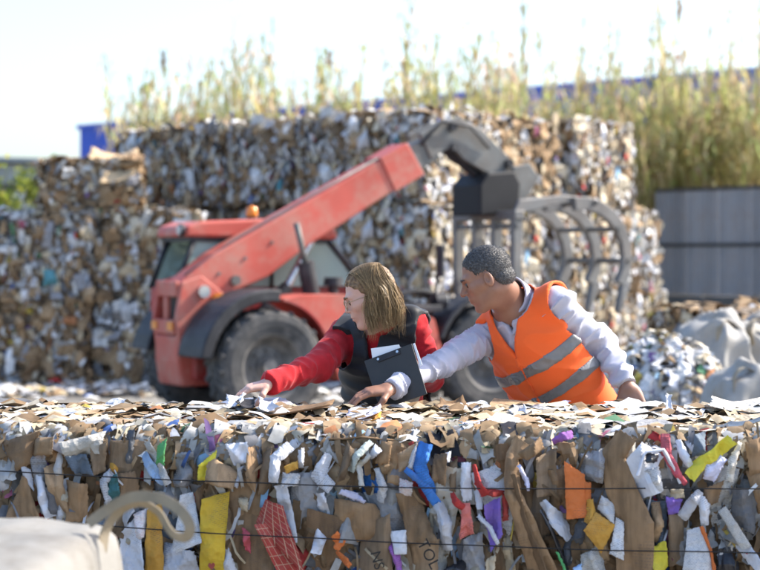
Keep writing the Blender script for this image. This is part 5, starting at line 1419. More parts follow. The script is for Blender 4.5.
def hand_sdf(wr, d, n, s, curls, k=1.0, spread=0.0, thumb=(0.5, 0.3), elbow=None):
    """wrist point, finger direction, palm normal, thumb side"""
    wr = np.asarray(wr, float); d = np.asarray(d, float); d /= np.linalg.norm(d); n = np.asarray(n, float); n -= d*(n@d); n /= np.linalg.norm(n)
    s = np.asarray(s, float); s -= d*(s@d)+n*(s@n); s /= np.linalg.norm(s)
    fa = (np.asarray(elbow, float)-wr); fa /= np.linalg.norm(fa)
    segs = []
    lens = [(0.044, 0.026, 0.020), (0.049, 0.030, 0.021), (0.045, 0.028, 0.021), (0.036, 0.021, 0.018)]
    for i in range(4):
        off = (1.5-i)*0.0195; base = wr+d*(0.088-0.004*abs(i-1))*k+s*off*k
        segs.append((wr+d*0.03*k+s*off*0.75*k, base, 0.0115*k, 0.0098*k))
        a = 0.0; p = base; dd = d+s*spread*(1.5-i); dd = dd/np.linalg.norm(dd)
        for j in range(3):
            a += curls[i]*(0.55, 0.8, 0.5)[j]
            v = dd*math.cos(a)+n*math.sin(a)
            q = p+v*lens[i][j]*k; segs.append((p, q, (0.0092, 0.0084, 0.0076)[j]*k, (0.0084, 0.0076, 0.0064)[j]*k)); p = q
    tb = wr+d*0.022*k+s*0.026*k+n*0.006*k
    t1 = tb+(d*0.65+s*0.75+n*thumb[0]*0.6)/np.linalg.norm(d*0.65+s*0.75+n*thumb[0]*0.6)*0.040*k
    v2 = d*0.9+s*0.15+n*(thumb[0]+0.2); t2 = t1+v2/np.linalg.norm(v2)*0.033*k
    v3 = d*0.95-s*thumb[1]+n*(thumb[0]+0.3); t3 = t2+v3/np.linalg.norm(v3)*0.026*k
    thumbs = [(wr+d*0.01*k+s*0.012*k, tb, 0.014*k, 0.0145*k), (tb, t1, 0.0145*k, 0.0115*k), (t1, t2, 0.0108*k, 0.0098*k), (t2, t3, 0.0096*k, 0.0075*k)]
    Mp = np.stack([d, s, n]); pc = wr+d*0.048*k
    def f(p):
        q = (p-pc)@Mp.T
        r = ell(q, (0, 0, 0), (0.056*k, 0.042*k, 0.0165*k))
        for a, b, ra, rb in segs[0::4]: r = smin(r, cap(p, a, b, ra, rb), 0.010*k)
        fi = None
        for i in range(4):
            c = None
            for a, b, ra, rb in segs[i*4+1:i*4+4]:
                x = cap(p, a, b, ra, rb); c = x if c is None else smin(c, x, 0.004*k)
            fi = c if fi is None else np.minimum(fi, c)
        r = smin(r, fi, 0.005*k)
        t = None
        for a, b, ra, rb in thumbs:
            x = cap(p, a, b, ra, rb); t = x if t is None else smin(t, x, 0.006*k)
        r = smin(r, t, 0.007*k)
        r = smin(r, cap(p, wr+fa*0.08*k, wr+d*0.012*k, 0.026*k, 0.0245*k), 0.018*k)
        return r
    pts = [x for sg in segs+thumbs for x in (sg[0], sg[1])]+[wr+fa*0.08*k]
    pts = np.array(pts); tips = [segs[i*4+3][1] for i in range(4)]
    return f, pts.min(0)-0.035*k, pts.max(0)+0.035*k, tips

def torso_loft(P0, P1, Ldir, st):
    P0 = np.asarray(P0, float); P1 = np.asarray(P1, float); ln = np.linalg.norm(P1-P0); U = (P1-P0)/ln
    L = np.asarray(Ldir, float); L = L-U*(L@U); L /= np.linalg.norm(L); F = np.cross(L, U)
    hs, aa, bb = np.array(st).T
    def co(p):
        q = p-P0; return (q@U)/ln, q@L, q@F
    def f(p, add=0.0):
        u, x, y = co(p); a = np.interp(u, hs, aa)+add; b = np.interp(u, hs, bb)+add
        r = np.sqrt((x/a)**2+(y/b)**2); d = (r-1)*np.minimum(a, b)
        return np.maximum(d, np.maximum((hs[0]-u)*ln, (u-hs[-1])*ln))
    return f, co, U, L, F, ln

def hair_noise_mat(name, cols, scale):
    m, n, b = newmat(name); tc = N(n, 'TexCoord')
    at = N(n, 'Attribute'); at.attribute_name = 'Col'
    nz = N(n, 'TexNoise'); nz.inputs['Scale'].default_value = scale; nz.inputs['Detail'].default_value = 5; n.links.new(tc.outputs['Object'], nz.inputs['Vector'])
    r = ramp(n, nz.outputs[0], [(0.3, cols[0]), (0.55, cols[1]), (0.75, cols[2])])
    n.links.new(r.outputs[0], b.inputs['Base Color']); b.inputs['Roughness'].default_value = 0.55; bump(n, b, nz.outputs[0], 0.8, 0.006); return m
def skin_mat(name, c, red=0.0):
    m, n, b = newmat(name); tc = N(n, 'TexCoord')
    nz = N(n, 'TexNoise'); nz.inputs['Scale'].default_value = 16; nz.inputs['Detail'].default_value = 6; n.links.new(tc.outputs['Object'], nz.inputs['Vector'])
    r = ramp(n, nz.outputs[0], [(0.3, tuple(x*f for x, f in zip(c, (0.88, 0.80, 0.78)))), (0.7, tuple(min(1, x*1.08) for x in c))])
    n.links.new(r.outputs[0], b.inputs['Base Color']); b.inputs['Roughness'].default_value = 0.5
    b.inputs['Subsurface Weight'].default_value = 0.12; b.inputs['Subsurface Radius'].default_value = (0.01, 0.004, 0.002); b.inputs['Subsurface Scale'].default_value = 0.6
    fz = N(n, 'TexNoise'); fz.inputs['Scale'].default_value = 260; n.links.new(tc.outputs['Object'], fz.inputs['Vector']); bump(n, b, fz.outputs[0], 0.15, 0.001); return m
def cloth_mat(name, c, var=0.12, scale=9, rough=0.85, weave=420, bst=0.25, sheen=0.3):
    m = surf(name, c, var=var, scale=scale, rough=rough, bmp=bst, bscale=weave, bdist=0.0015, spec=0.2)
    b = [x for x in m.node_tree.nodes if x.type == 'BSDF_PRINCIPLED'][0]; b.inputs['Sheen Weight'].default_value = sheen; return m

def person_base(loc, label):
    e = empty('person', loc); tag(e, label, 'person'); return e
def put(name, VQ, mat, e, smooth=True):
    V, Q = VQ; V = V-np.array(e.location)
    return mesh_obj(name, V, Q, mat, e, smooth=smooth)

def strands(name, paths, rad, mat, e):
    V = []; F = []; C = []
    rs = random.Random(4)
    for P, r in zip(paths, rad):
        P = [Vector(p) for p in P]; m = len(P); k = len(V); u = None; tone = rs.random()**1.3; ca_, cb_ = Vector((0.11, 0.065, 0.03)), Vector((0.50, 0.345, 0.17))
        for i, p in enumerate(P):
            d = (P[min(i+1, m-1)]-P[max(i-1, 0)]).normalized(); u = d.orthogonal().normalized() if u is None else (u-d*u.dot(d)).normalized(); w = d.cross(u)
            t = i/(m-1); rr = r*(0.75+0.5*math.sin(math.pi*min(1, t*1.15)))*(1-0.75*max(0, t-0.75)/0.25)
            for j in range(3):
                a = 2*math.pi*j/3; V.append(p+u*(rr*math.cos(a))+w*(rr*math.sin(a))); C.append((*ca_.lerp(cb_, min(1, tone*0.75+0.35*max(0, t-0.3))), 1))
        for i in range(m-1):
            for j in range(3): F.append([k+i*3+j, k+i*3+(j+1) % 3, k+(i+1)*3+(j+1) % 3, k+(i+1)*3+j])
    loc = Vector(e.location); V = [v-loc for v in V]
    return mesh_obj(name, V, F, mat, e, cols=C)

def eyes(e, c, M, k, iris, brow_mat):
    M = np.asarray(M)
    for s in (-1, 1):
        ctr = c+(np.array([0.0725, 0.031*s, 0.0005])*k)@M
        bm = bmesh.new(); bmesh.ops.create_uvsphere(bm, u_segments=14, v_segments=10, radius=0.0142*k)
        me = bpy.data.meshes.new('eye'); bm.to_mesh(me); bm.free(); me.materials.append(MAT_EYE)
        o = link(bpy.data.objects.new('eye', me), e); o.location = ctr-np.array(e.location)
        pts = [c+(np.array(q)*k)@M-np.array(e.location) for q in ((0.0985, 0.012*s, 0.021), (0.0965, 0.028*s, 0.027), (0.083, 0.047*s, 0.023))]
        MB().tube(pts, [0.0035, 0.0042, 0.002], n=6).build('eyebrow', brow_mat, e, smooth=True)
        pts = [c+(np.array(q)*k)@M-np.array(e.location) for q in ((0.0855, 0.018*s, 0.003), (0.088, 0.031*s, 0.0055), (0.080, 0.045*s, 0.002))]
        MB().tube(pts, [0.0015, 0.0022, 0.0012], n=5).build('eyelashes', brow_mat, e, smooth=True)
MAT_EYE = surf('eye_dark', (0.05, 0.03, 0.025), rough=0.2, bmp=0)
MAT_SHOE = surf('work_boot', (0.05, 0.04, 0.035), rough=0.7)

def legs(e, P0, L, half, thigh, mat, body_mat):
    """trousers and boots from the pelvis down to the ground"""
    P0 = np.asarray(P0, float); L2 = np.array([L[0], L[1], 0]); L2 /= np.linalg.norm(L2); Fw = np.array([L2[1], -L2[0], 0])
    S = []
    for s in (-1, 1):
        hip = P0+L2*half*s-np.array([0, 0, 0.03]); ank = np.array([hip[0]+L2[0]*0.03*s, hip[1]+L2[1]*0.03*s+0.02, 0.10]); kn = (hip+ank)/2+Fw*0.03
        S.append((hip, kn, ank))
    lo = np.min([x for q in S for x in q], axis=0)-0.16; hi = np.max([x for q in S for x in q], axis=0)+0.20; lo[2] = 0.03
    def f(p):
        d = ell(p, P0+np.array([0, 0, 0.02]), (half+0.08, half+0.04, 0.13))
        for h, k_, a in S:
            d = smin(d, smin(cap(p, h, k_, thigh, thigh*0.76), cap(p, k_, a, thigh*0.74, thigh*0.58), 0.03), 0.03)
        return np.maximum(d, 0.07-p[:, 2])
    V, Q = sdf_grid(f, lo, hi, 0.009); V = wrinkle(V, Q, (0, 0, 1), 0.006, 9, 0.4)
    put('trousers', (V, Q), mat, e)
    for h, k_, a in S:
        t = a+Fw*0.15
        def fb(p):
            d = smin(cap(p, (a[0], a[1], 0.13), (a[0], a[1], 0.05), 0.055), cap(p, (a[0], a[1], 0.045), (t[0], t[1], 0.035), 0.05, 0.042), 0.03)
            return np.maximum(d, -p[:, 2])
        put('boot', sdf_grid(fb, np.minimum(a, t)-np.array([.08, .08, .12]), np.maximum(a, t)+np.array([.08, .08, .12]), 0.008), MAT_SHOE, e)
    return S

# ============================ man in the orange vest
mP0 = WP(586, 436, 6.88); mP1 = WP(513, 302, 6.72)
mSR = WP(494, 333, 6.84); mSL = WP(556, 302, 6.62)            # shoulder joints
mER = WP(443, 362, 6.62); mWR = WP(391, 389, 6.38)            # right elbow, wrist
mEL = WP(604, 346, 6.74); mWL = WP(627, 385, 6.62)
man = person_base((mP0[0], mP0[1], 0), 'man with short grey hair in an orange reflective vest leaning over the bale')
MAT_SKIN_M = skin_mat('skin_tan', (0.30, 0.155, 0.10)); MAT_HAIR_M = hair_noise_mat('short_grey_hair', [(0.022, 0.019, 0.018), (0.06, 0.055, 0.052), (0.15, 0.145, 0.14)], 140)
MAT_SHIRT = cloth_mat('pale_shirt', (0.47, 0.47, 0.55), var=0.05, weave=600); MAT_VEST = cloth_mat('orange_vest', (0.95, 0.145, 0.03), var=0.06, rough=0.75, weave=500, sheen=0.1)
MAT_BAND = surf('reflective_band', (0.22, 0.22, 0.22), var=0.12, scale=40, rough=0.45, metal=0.35, bmp=0.2, bscale=500, bdist=0.0008)
MAT_TROUS = cloth_mat('dark_trousers', (0.03, 0.032, 0.045))
st = [(-0.22, 0.165, 0.115), (0.0, 0.168, 0.118), (0.3, 0.158, 0.116), (0.6, 0.172, 0.122), (0.8, 0.168, 0.112), (0.93, 0.120, 0.085), (1.02, 0.06, 0.055)]
tors, mco, mU, mL, mF, mln = torso_loft(mP0, mP1, mSL-mSR, st)
mHF = np.array([-0.90, 0.10, -0.38]); mHM = frame(mHF, (-0.38, 0.02, 0.92)); mHC = WP(486.5, 277.5, 6.62); HK = 0.93
hd = head_sdf(mHC, mHM, HK)
nk0 = mHC+(np.array([-0.035, 0, -0.05])*HK)@mHM; 
def m_skin_head(p):
    d = hd(p); nk = cap(p, nk0, mP1+mU*0.01, 0.052, 0.058)
    ad = cap(p, mHC+(np.array([0.0, 0, -0.09])*HK)@mHM, mP1+mF*0.03, 0.035, 0.04)
    d = smin(d, smin(nk, ad, 0.03), 0.022)
    return smin(d, ell(p, mP1-mU*0.05, (0.10, 0.09, 0.06)), 0.04)
parts = [sdf_grid(m_skin_head, np.minimum(mHC, mP1)-0.17, np.maximum(mHC, mP1)+0.17, 0.0028)]
f, lo, hi, tipsR = hand_sdf(mWR, (-0.86, -0.25, -0.10), (-0.12, 0.1, -0.98), (-0.15, -0.95, -0.1), (0.50, 0.52, 0.55, 0.6), 1.0, thumb=(0.75, 0.2), elbow=mER)
parts.append(sdf_grid(f, lo, hi, 0.0024))
f, lo, hi, _ = hand_sdf(mWL, (0.34, -0.30, -0.90), (0.10, 0.90, -0.35), (-0.9, -0.1, -0.2), (0.35, 0.35, 0.4, 0.45), 1.0, thumb=(0.3, 0.1), elbow=mEL)
parts.append(sdf_grid(f, lo, hi, 0.0024))
def m_core(p):
    d = tors(p, -0.03)
    for a, b, c in ((mSR, mER, mWR), (mSL, mEL, mWL)):
        d = smin(d, smin(cap(p, a, b, 0.045, 0.036), cap(p, b, c, 0.036, 0.025), 0.02), 0.03)
    return d
allp = np.array([mP0, mP1, mSR, mSL, mER, mWR, mEL, mWL])
parts.append(sdf_grid(m_core, allp.min(0)-0.2, allp.max(0)+0.2, 0.012))
put('body', join_grids(parts), MAT_SKIN_M, man)
eyes(man, mHC, mHM, HK, None, MAT_HAIR_M)
# hair: close-cropped cap
def m_hair(p):
    q = ((p-mHC)@mHM.T)/HK; qa = q.copy(); qa[:, 1] = np.abs(qa[:, 1])
    d = ell(q, (-0.014, 0, 0.033), (0.1005, 0.0768, 0.0922))
    d = np.minimum(d, ell(q, (-0.050, 0, -0.02), (0.062, 0.068, 0.055)))
    hl = 0.062-0.0*q[:, 0]
    lim = np.interp(q[:, 0], [-0.12, -0.055, -0.03, -0.012, 0.012, 0.03, 0.045, 0.07, 0.10], [-0.070, -0.072, -0.03, 0.018, 0.012, 0.006, 0.035, 0.064, 0.075])
    lim = lim+0.9*np.maximum(0, qa[:, 1]-0.078)
    d = d+0.0045*(1-np.clip((q[:, 2]-lim)/0.028, 0, 1))
    return smax(d, lim-q[:, 2], 0.006)*HK
hv = sdf_grid(m_hair, mHC-0.15, mHC+0.15, 0.003)
nn = vnormals(*hv); hv = (hv[0]+nn*(np.array([mnoise.noise(Vector(p)*260) for p in hv[0]])*0.0022)[:, None], hv[1])
put('hair', hv, MAT_HAIR_M, man)
rs = random.Random(9); V = []; F = []; C = []; hn = vnormals(*hv)                  # short bristles give the crop its soft outline
for i in range(9000):
    k = rs.randrange(len(hv[0])); p = Vector(hv[0][k]); n_ = Vector(hn[k]); q = (hv[0][k]-mHC)@mHM.T
    dr = (n_*0.55+Vector(-mHM[0])*0.5+Vector((rs.gauss(0, .3), rs.gauss(0, .3), rs.gauss(0, .3)))).normalized(); sd = dr.cross(n_).normalized()*0.0007
    g_ = min(1, max(0, rs.gauss(0.22+(0.16 if q[0] < -0.03 else 0)+(0.10 if q[2] < 0.03 else 0), 0.13))); c_ = (0.02+0.42*g_, 0.018+0.415*g_, 0.017+0.41*g_, 1)
    b0_ = p-n_*0.001-Vector(man.location); t = b0_+dr*rs.uniform(0.004, 0.009); m_ = len(V); V += [b0_-sd, b0_+sd, t]; C += [c_]*3; F.append([m_, m_+1, m_+2])
mesh_obj('hair_bristles', V, F, attr_mat('grey_bristles', rough=0.5, var=0.1, bmp=0), man, smooth=False, cols=C)
# shirt
def m_arms(p, add=0.0):
    r = smin(cap(p, mSR, mER, 0.060+add, 0.048+add), cap(p, mER, mWR, 0.047+add, 0.035+add), 0.02)
    l = smin(cap(p, mSL, mEL, 0.060+add, 0.049+add), cap(p, mEL, mWL, 0.049+add, 0.038+add), 0.02)
    dr = (mWR-mER)/np.linalg.norm(mWR-mER); dl = (mWL-mEL)/np.linalg.norm(mWL-mEL)
    r = np.maximum(r, (p-mWR)@dr-0.004); l = np.maximum(l, (p-mWL)@dl-0.004)
    return np.minimum(r, l)
def m_shirt(p):
    u, x, y = mco(p)
    d = smin(tors(p, 0.004), m_arms(p), 0.045)
    d = smin(d, smin(cap(p, mP1-mU*0.06, mSR, 0.075, 0.058), cap(p, mP1-mU*0.06, mSL, 0.075, 0.058), 0.02), 0.03)
    d = np.maximum(d, -(cap(p, mP1-mU*0.02, nk0, 0.074, 0.09)))                   # neck opening
    vx = np.abs(x)-0.42*np.maximum(0, (u-0.86)*mln); d = np.maximum(d, -np.maximum(np.maximum(vx, (0.86-u)*mln), -(y-0.02)))
    cuff = np.minimum(np.maximum(cap(p, mER, mWR, 0.045, 0.038), np.abs((p-mWR)@((mWR-mER)/np.linalg.norm(mWR-mER))+0.026)-0.030),
                      np.maximum(cap(p, mEL, mWL, 0.048, 0.0415), np.abs((p-mWL)@((mWL-mEL)/np.linalg.norm(mWL-mEL))+0.026)-0.030))
    return np.minimum(d, cuff)
V, Q = sdf_grid(m_shirt, allp.min(0)-0.16, allp.max(0)+0.16, 0.0052)
ua, xa, _ = mco(V)
aR = (mWR-mSR); aL = (mWL-mSL)
V = wrinkle(V, Q, aR, 0.0075, 18, 0.35, 1.0, mask=(np.abs(V@np.array([1, 0, 0])) > -9)*(xa < 0))
V = wrinkle(V, Q, aL, 0.011, 15, 0.30, 4.0, mask=(xa > 0)*1.0)
put('shirt', (V, Q), MAT_SHIRT, man)
def m_collar(p):
    u, x, y = mco(p)
    ax = (nk0-mP1)/np.linalg.norm(nk0-mP1); h = (p-mP1)@ax; rad = np.linalg.norm((p-mP1)-h[:, None]*ax, axis=1)
    d = np.abs(rad-(0.082-0.14*h))-0.004
    d = np.maximum(d, np.maximum(-0.035-h, h-0.068+0.4*np.maximum(0, y)))
    fr = np.abs(x)-0.30*np.maximum(0.0, 0.06-h); return np.maximum(d, -np.maximum(fr, -(y-0.01)))
put('collar', sdf_grid(m_collar, mP1-0.16, mP1+0.16, 0.0035), MAT_SHIRT, man)
# vest
def m_vest_solid(p, add):
    d = smin(tors(p, 0.004), np.minimum(cap(p, mSR, mER, 0.060, 0.048), cap(p, mSL, mEL, 0.060, 0.049)), 0.045)
    d = smin(d, smin(cap(p, mP1-mU*0.06, mSR, 0.075, 0.058), cap(p, mP1-mU*0.06, mSL, 0.075, 0.058), 0.02), 0.03)
    return smin(d, tors(p, 0.016), 0.02)-0.013-add
def m_vest(p, add=0.0, th=0.009):
    u, x, y = mco(p)
    o = m_vest_solid(p, add)
    d = np.maximum(o, -(o+th))
    d = np.maximum(d, (0.17-u)*mln-0.05*np.sin(x*9))
    for S_, E_, sg in ((mSR, mER, -1), (mSL, mEL, 1)):                            # arm holes
        dr = (E_-S_)/np.linalg.norm(E_-S_); al = (p-S_)@dr
        d = np.maximum(d, -np.maximum(0.068-al, np.linalg.norm((p-S_)-al[:, None]*dr, axis=1)-0.084))
        side = sg*x-np.interp(u, [0.3, 0.52, 0.62, 0.72, 0.82, 0.95, 1.1], [0.21, 0.20, 0.185, 0.172, 0.164, 0.160, 0.158])-(0.034 if sg > 0 else 0.0)
        d = np.maximum(d, side)
    neck = cap(p, mP1-mU*0.012, nk0, 0.088, 0.12); d = np.maximum(d, -neck)
    vx = np.abs(x)-0.40*np.maximum(0, (u-0.73)*mln); d = np.maximum(d, -np.maximum(np.maximum(vx, (0.73-u)*mln), -(y-0.0)))
    return d
VB0 = allp.min(0)*0+np.minimum(np.minimum(mP0, mP1), np.minimum(mSR, mSL))-0.2; VB1 = np.maximum(np.maximum(mP0, mP1), np.maximum(mSR, mSL))+0.2
def vest_fold(V, Q):
    V = wrinkle(V, Q, mU*0.8+mL*0.6, 0.007, 7.0, 0.35, 2.0)
    return V
V, Q = keep_big(*sdf_grid(m_vest, VB0, VB1, 0.0042)); put('vest', (vest_fold(V, Q), Q), MAT_VEST, man)
for c in (0.625, 0.425):
    def m_band(p, c=c):
        u, x, y = mco(p); return np.maximum(m_vest(p, 0.0035, 0.006), np.abs((u-c)*mln-0.20*x)-0.0215)
    V, Q = sdf_grid(m_band, VB0, VB1, 0.0040); put('reflective_band', (vest_fold(V, Q), Q), MAT_BAND, man)
def m_zip(p):
    u, x, y = mco(p); return np.maximum(np.maximum(m_vest(p, 0.005, 0.006), np.abs(x)-0.0055), np.maximum(-y, (u-0.74)*mln))
V, Q = sdf_grid(m_zip, VB0, VB1, 0.0040); put('zip_tape', (vest_fold(V, Q), Q), MAT_VEST, man)
legs(man, mP0-np.array([0, 0, 0.03]), mL, 0.09, 0.088, MAT_TROUS, MAT_SKIN_M)

# ============================ woman in the black vest
wP0 = WP(392, 436, 6.92); wP1 = WP(380, 322, 6.74)
wSR = WP(346, 336, 6.84); wSL = WP(411, 328, 6.70)
wER = WP(318, 366, 6.60); wWR = WP(270, 384, 6.40)
wEL = WP(428, 376, 6.74); wWL = WP(417, 369, 6.52)
wom = person_base((wP0[0], wP0[1], 0), 'woman with long light brown hair and glasses in a black vest over a red sweater')
MAT_SKIN_W = skin_mat('skin_fair', (0.60, 0.37, 0.29)); MAT_HAIR_W = hair_noise_mat('light_brown_hair', [(0.07, 0.038, 0.018), (0.20, 0.12, 0.055), (0.38, 0.25, 0.125)], 90)
MAT_RSW = cloth_mat('red_sweater', (0.44, 0.014, 0.02), var=0.2, scale=30, weave=260, bst=0.5, sheen=0.12); MAT_BVEST = cloth_mat('black_vest', (0.016, 0.017, 0.020), rough=0.55, weave=300, sheen=0.1)
MAT_JEANS = cloth_mat('grey_jeans', (0.10, 0.11, 0.13), var=0.3)
st = [(-0.25, 0.165, 0.12), (0.0, 0.162, 0.115), (0.35, 0.135, 0.10), (0.65, 0.148, 0.115), (0.82, 0.145, 0.10), (0.94, 0.105, 0.075), (1.03, 0.05, 0.05)]
wtor, wco, wU, wL, wF, wln = torso_loft(wP0, wP1, wSL-wSR, st)
wHM = frame((-0.90, 0.06, -0.34), (-0.30, 0.0, 0.95)); wHC = WP(369, 296, 6.64); WK = 0.90
whd = head_sdf(wHC, wHM, WK, True); wn0 = wHC+(np.array([-0.03, 0, -0.05])*WK)@wHM
def w_skin(p):
    d = whd(p); nk = smin(cap(p, wn0, wP1, 0.050, 0.054), cap(p, wHC+(np.array([0.0, 0, -0.09])*WK)@wHM, wP1+wF*0.025, 0.03, 0.035), 0.03)
    return smin(smin(d, nk, 0.02), ell(p, wP1-wU*0.05, (0.09, 0.08, 0.06)), 0.04)
parts = [sdf_grid(w_skin, np.minimum(wHC, wP1)-0.16, np.maximum(wHC, wP1)+0.16, 0.0028)]
f, lo, hi, _ = hand_sdf(wWR, (-0.84, -0.22, -0.16), (-0.2, 0.05, -0.95), (-0.1, -0.95, -0.1), (0.60, 0.68, 0.75, 0.85), 0.92, thumb=(0.9, 0.3), elbow=wER)
parts.append(sdf_grid(f, lo, hi, 0.0022))
f, lo, hi, _ = hand_sdf(wWL, (-0.75, -0.15, 0.18), (0.1, 0.95, 0.0), (-0.1, 0.05, 0.95), (0.25, 0.3, 0.3, 0.35), 0.88, thumb=(0.2, 0.1), elbow=wEL)
parts.append(sdf_grid(f, lo, hi, 0.0024))
def w_core(p):
    d = wtor(p, -0.03)
    for a, b, c in ((wSR, wER, wWR), (wSL, wEL, wWL)): d = smin(d, smin(cap(p, a, b, 0.040, 0.032), cap(p, b, c, 0.032, 0.022), 0.02), 0.03)
    return d
allw = np.array([wP0, wP1, wSR, wSL, wER, wWR, wEL, wWL])
parts.append(sdf_grid(w_core, allw.min(0)-0.2, allw.max(0)+0.2, 0.012))
put('body', join_grids(parts), MAT_SKIN_W, wom)
eyes(wom, wHC, wHM, WK, None, MAT_HAIR_W)
lp = []
MAT_LIP = skin_mat('lips', (0.50, 0.16, 0.14))
def w_lip(p):
    q = ((p-wHC)@wHM.T)/WK
    return np.minimum(ell(q, (0.0935, 0, -0.0587), (0.0082, 0.0185, 0.0042)), ell(q, (0.0915, 0, -0.0705), (0.0082, 0.0165, 0.0050)))*WK
put('lips', sdf_grid(w_lip, wHC-0.13, wHC+0.13, 0.0022), MAT_LIP, wom)
def w_sweater(p):
    u, x, y = wco(p)
    d = wtor(p, 0.004)
    r = smin(cap(p, wSR, wER, 0.060, 0.052), cap(p, wER, wWR, 0.051, 0.042), 0.02); l = smin(cap(p, wSL, wEL, 0.066, 0.056), cap(p, wEL, wWL, 0.055, 0.042), 0.02)
    dr = (wWR-wER)/np.linalg.norm(wWR-wER); dl = (wWL-wEL)/np.linalg.norm(wWL-wEL)
    r = np.maximum(r, (p-wWR)@dr-0.006); l = np.maximum(l, (p-wWL)@dl-0.002)
    r = smin(r, np.maximum(cap(p, wER, wWR, 0.046, 0.039), np.abs((p-wWR)@dr+0.010)-0.022), 0.01)
    d = smin(d, np.minimum(r, l), 0.04)
    d = smin(d, smin(cap(p, wP1-wU*0.06, wSR, 0.068, 0.058), cap(p, wP1-wU*0.06, wSL, 0.068, 0.058), 0.02), 0.03)
    d = smin(d, cap(p, wP1-wU*0.05, wP1+(wn0-wP1)*0.25, 0.075, 0.066), 0.02)
    return np.maximum(d, -cap(p, wP1, wn0, 0.058, 0.064))
V, Q = sdf_grid(w_sweater, allw.min(0)-0.16, allw.max(0)+0.16, 0.0052)
ua, xa, _ = wco(V)
V = wrinkle(V, Q, (wWR-wSR)+np.array([0.05, 0.1, 0.25]), 0.0065, 11, 0.55, 7.0, mask=(xa < -0.02)*1.0); V = wrinkle(V, Q, wEL-wSL, 0.005, 14, 0.4, 2.0, mask=(xa > 0.05)*1.0)
put('sweater', (V, Q), MAT_RSW, wom)
def w_vest(p):
    u, x, y = wco(p)
    o = smin(wtor(p, 0.004), np.minimum(cap(p, wSR, wER, 0.060, 0.052), cap(p, wSL, wEL, 0.066, 0.056)), 0.04)
    o = smin(o, smin(cap(p, wP1-wU*0.06, wSR, 0.068, 0.058), cap(p, wP1-wU*0.06, wSL, 0.068, 0.058), 0.02), 0.03)
    o = smin(o, wtor(p, 0.018), 0.02)-0.017
    o = o+0.004*np.cos(u*wln*2*math.pi/0.075)                                     # quilting
    d = np.maximum(o, -(o+0.014))
    d = np.maximum(d, (0.10-u)*wln)
    for S_, E_, sg in ((wSR, wER, -1), (wSL, wEL, 1)):
        dr = (E_-S_)/np.linalg.norm(E_-S_); al = (p-S_)@dr
        d = np.maximum(d, -np.maximum(0.085-al, np.linalg.norm((p-S_)-al[:, None]*dr, axis=1)-0.084))
        d = np.maximum(d, sg*x-np.interp(u, [0.3, 0.5, 0.62, 0.72, 0.82, 0.95, 1.1], [0.19, 0.185, 0.178, 0.172, 0.168, 0.168, 0.170]))
    d = np.maximum(d, -cap(p, wP1-wU*0.012, wn0, 0.074, 0.10))
    vx = np.abs(x-0.01)-0.20*np.maximum(0, (u-0.70)*wln)-0.002; d = np.maximum(d, -np.maximum(np.maximum(vx, (0.70-u)*wln), -(y-0.0)))
    return d
lo = np.minimum(np.minimum(wP0, wP1), np.minimum(wSR, wSL))-0.2; hi = np.maximum(np.maximum(wP0, wP1), np.maximum(wSR, wSL))+0.2
V, Q = keep_big(*sdf_grid(w_vest, lo, hi, 0.0044)); V = wrinkle(V, Q, wU, 0.005, 10, 0.4, 3.0); put('vest', (V, Q), MAT_BVEST, wom)
def w_vcollar(p):
    u, x, y = wco(p); ax = (wn0-wP1)/np.linalg.norm(wn0-wP1); h = (p-wP1)@ax; rad = np.linalg.norm((p-wP1)-h[:, None]*ax, axis=1)
    d = np.abs(rad-(0.090+0.05*h))-0.007; d = np.maximum(d, np.maximum(-0.05-h, h-0.030))
    return np.maximum(d, -np.maximum(np.abs(x)-0.035, -(y-0.01)))
put('collar', sdf_grid(w_vcollar, wP1-0.16, wP1+0.16, 0.004), MAT_BVEST, wom)
legs(wom, wP0-np.array([0, 0, 0.03]), wL, 0.085, 0.085, MAT_JEANS, MAT_SKIN_W)
# hair: scalp cap plus long locks
def w_cap(p):
    q = ((p-wHC)@wHM.T)/WK; qa = q.copy(); qa[:, 1] = np.abs(qa[:, 1])
    d = ell(q, (-0.016, 0, 0.034), (0.104, 0.080, 0.096))
    d = smin(d, ell(q, (-0.055, 0, -0.06), (0.062, 0.074, 0.095)), 0.03)
    lim = np.interp(q[:, 0], [-0.15, -0.045, -0.02, 0.005, 0.03, 0.055, 0.09, 0.12], [-0.16, -0.16, -0.07, 0.005, 0.040, 0.060, 0.078, 0.085])
    return smax(d, lim-q[:, 2], 0.01)*WK
V, Q = sdf_grid(w_cap, wHC-0.19, wHC+0.17, 0.0034)
V = wrinkle(V, Q, wHM[1], 0.0025, 60, 0.25, 1.0); put('hair', (V, Q), MAT_HAIR_W, wom)
random.seed(12); paths = []; rad = []
down = np.array([0.10, -0.05, -1.0]); down /= np.linalg.norm(down)
clumps = [(random.uniform(0, 6.28), random.uniform(-0.012, 0.012), random.uniform(0.75, 1.15)) for _ in range(26)]
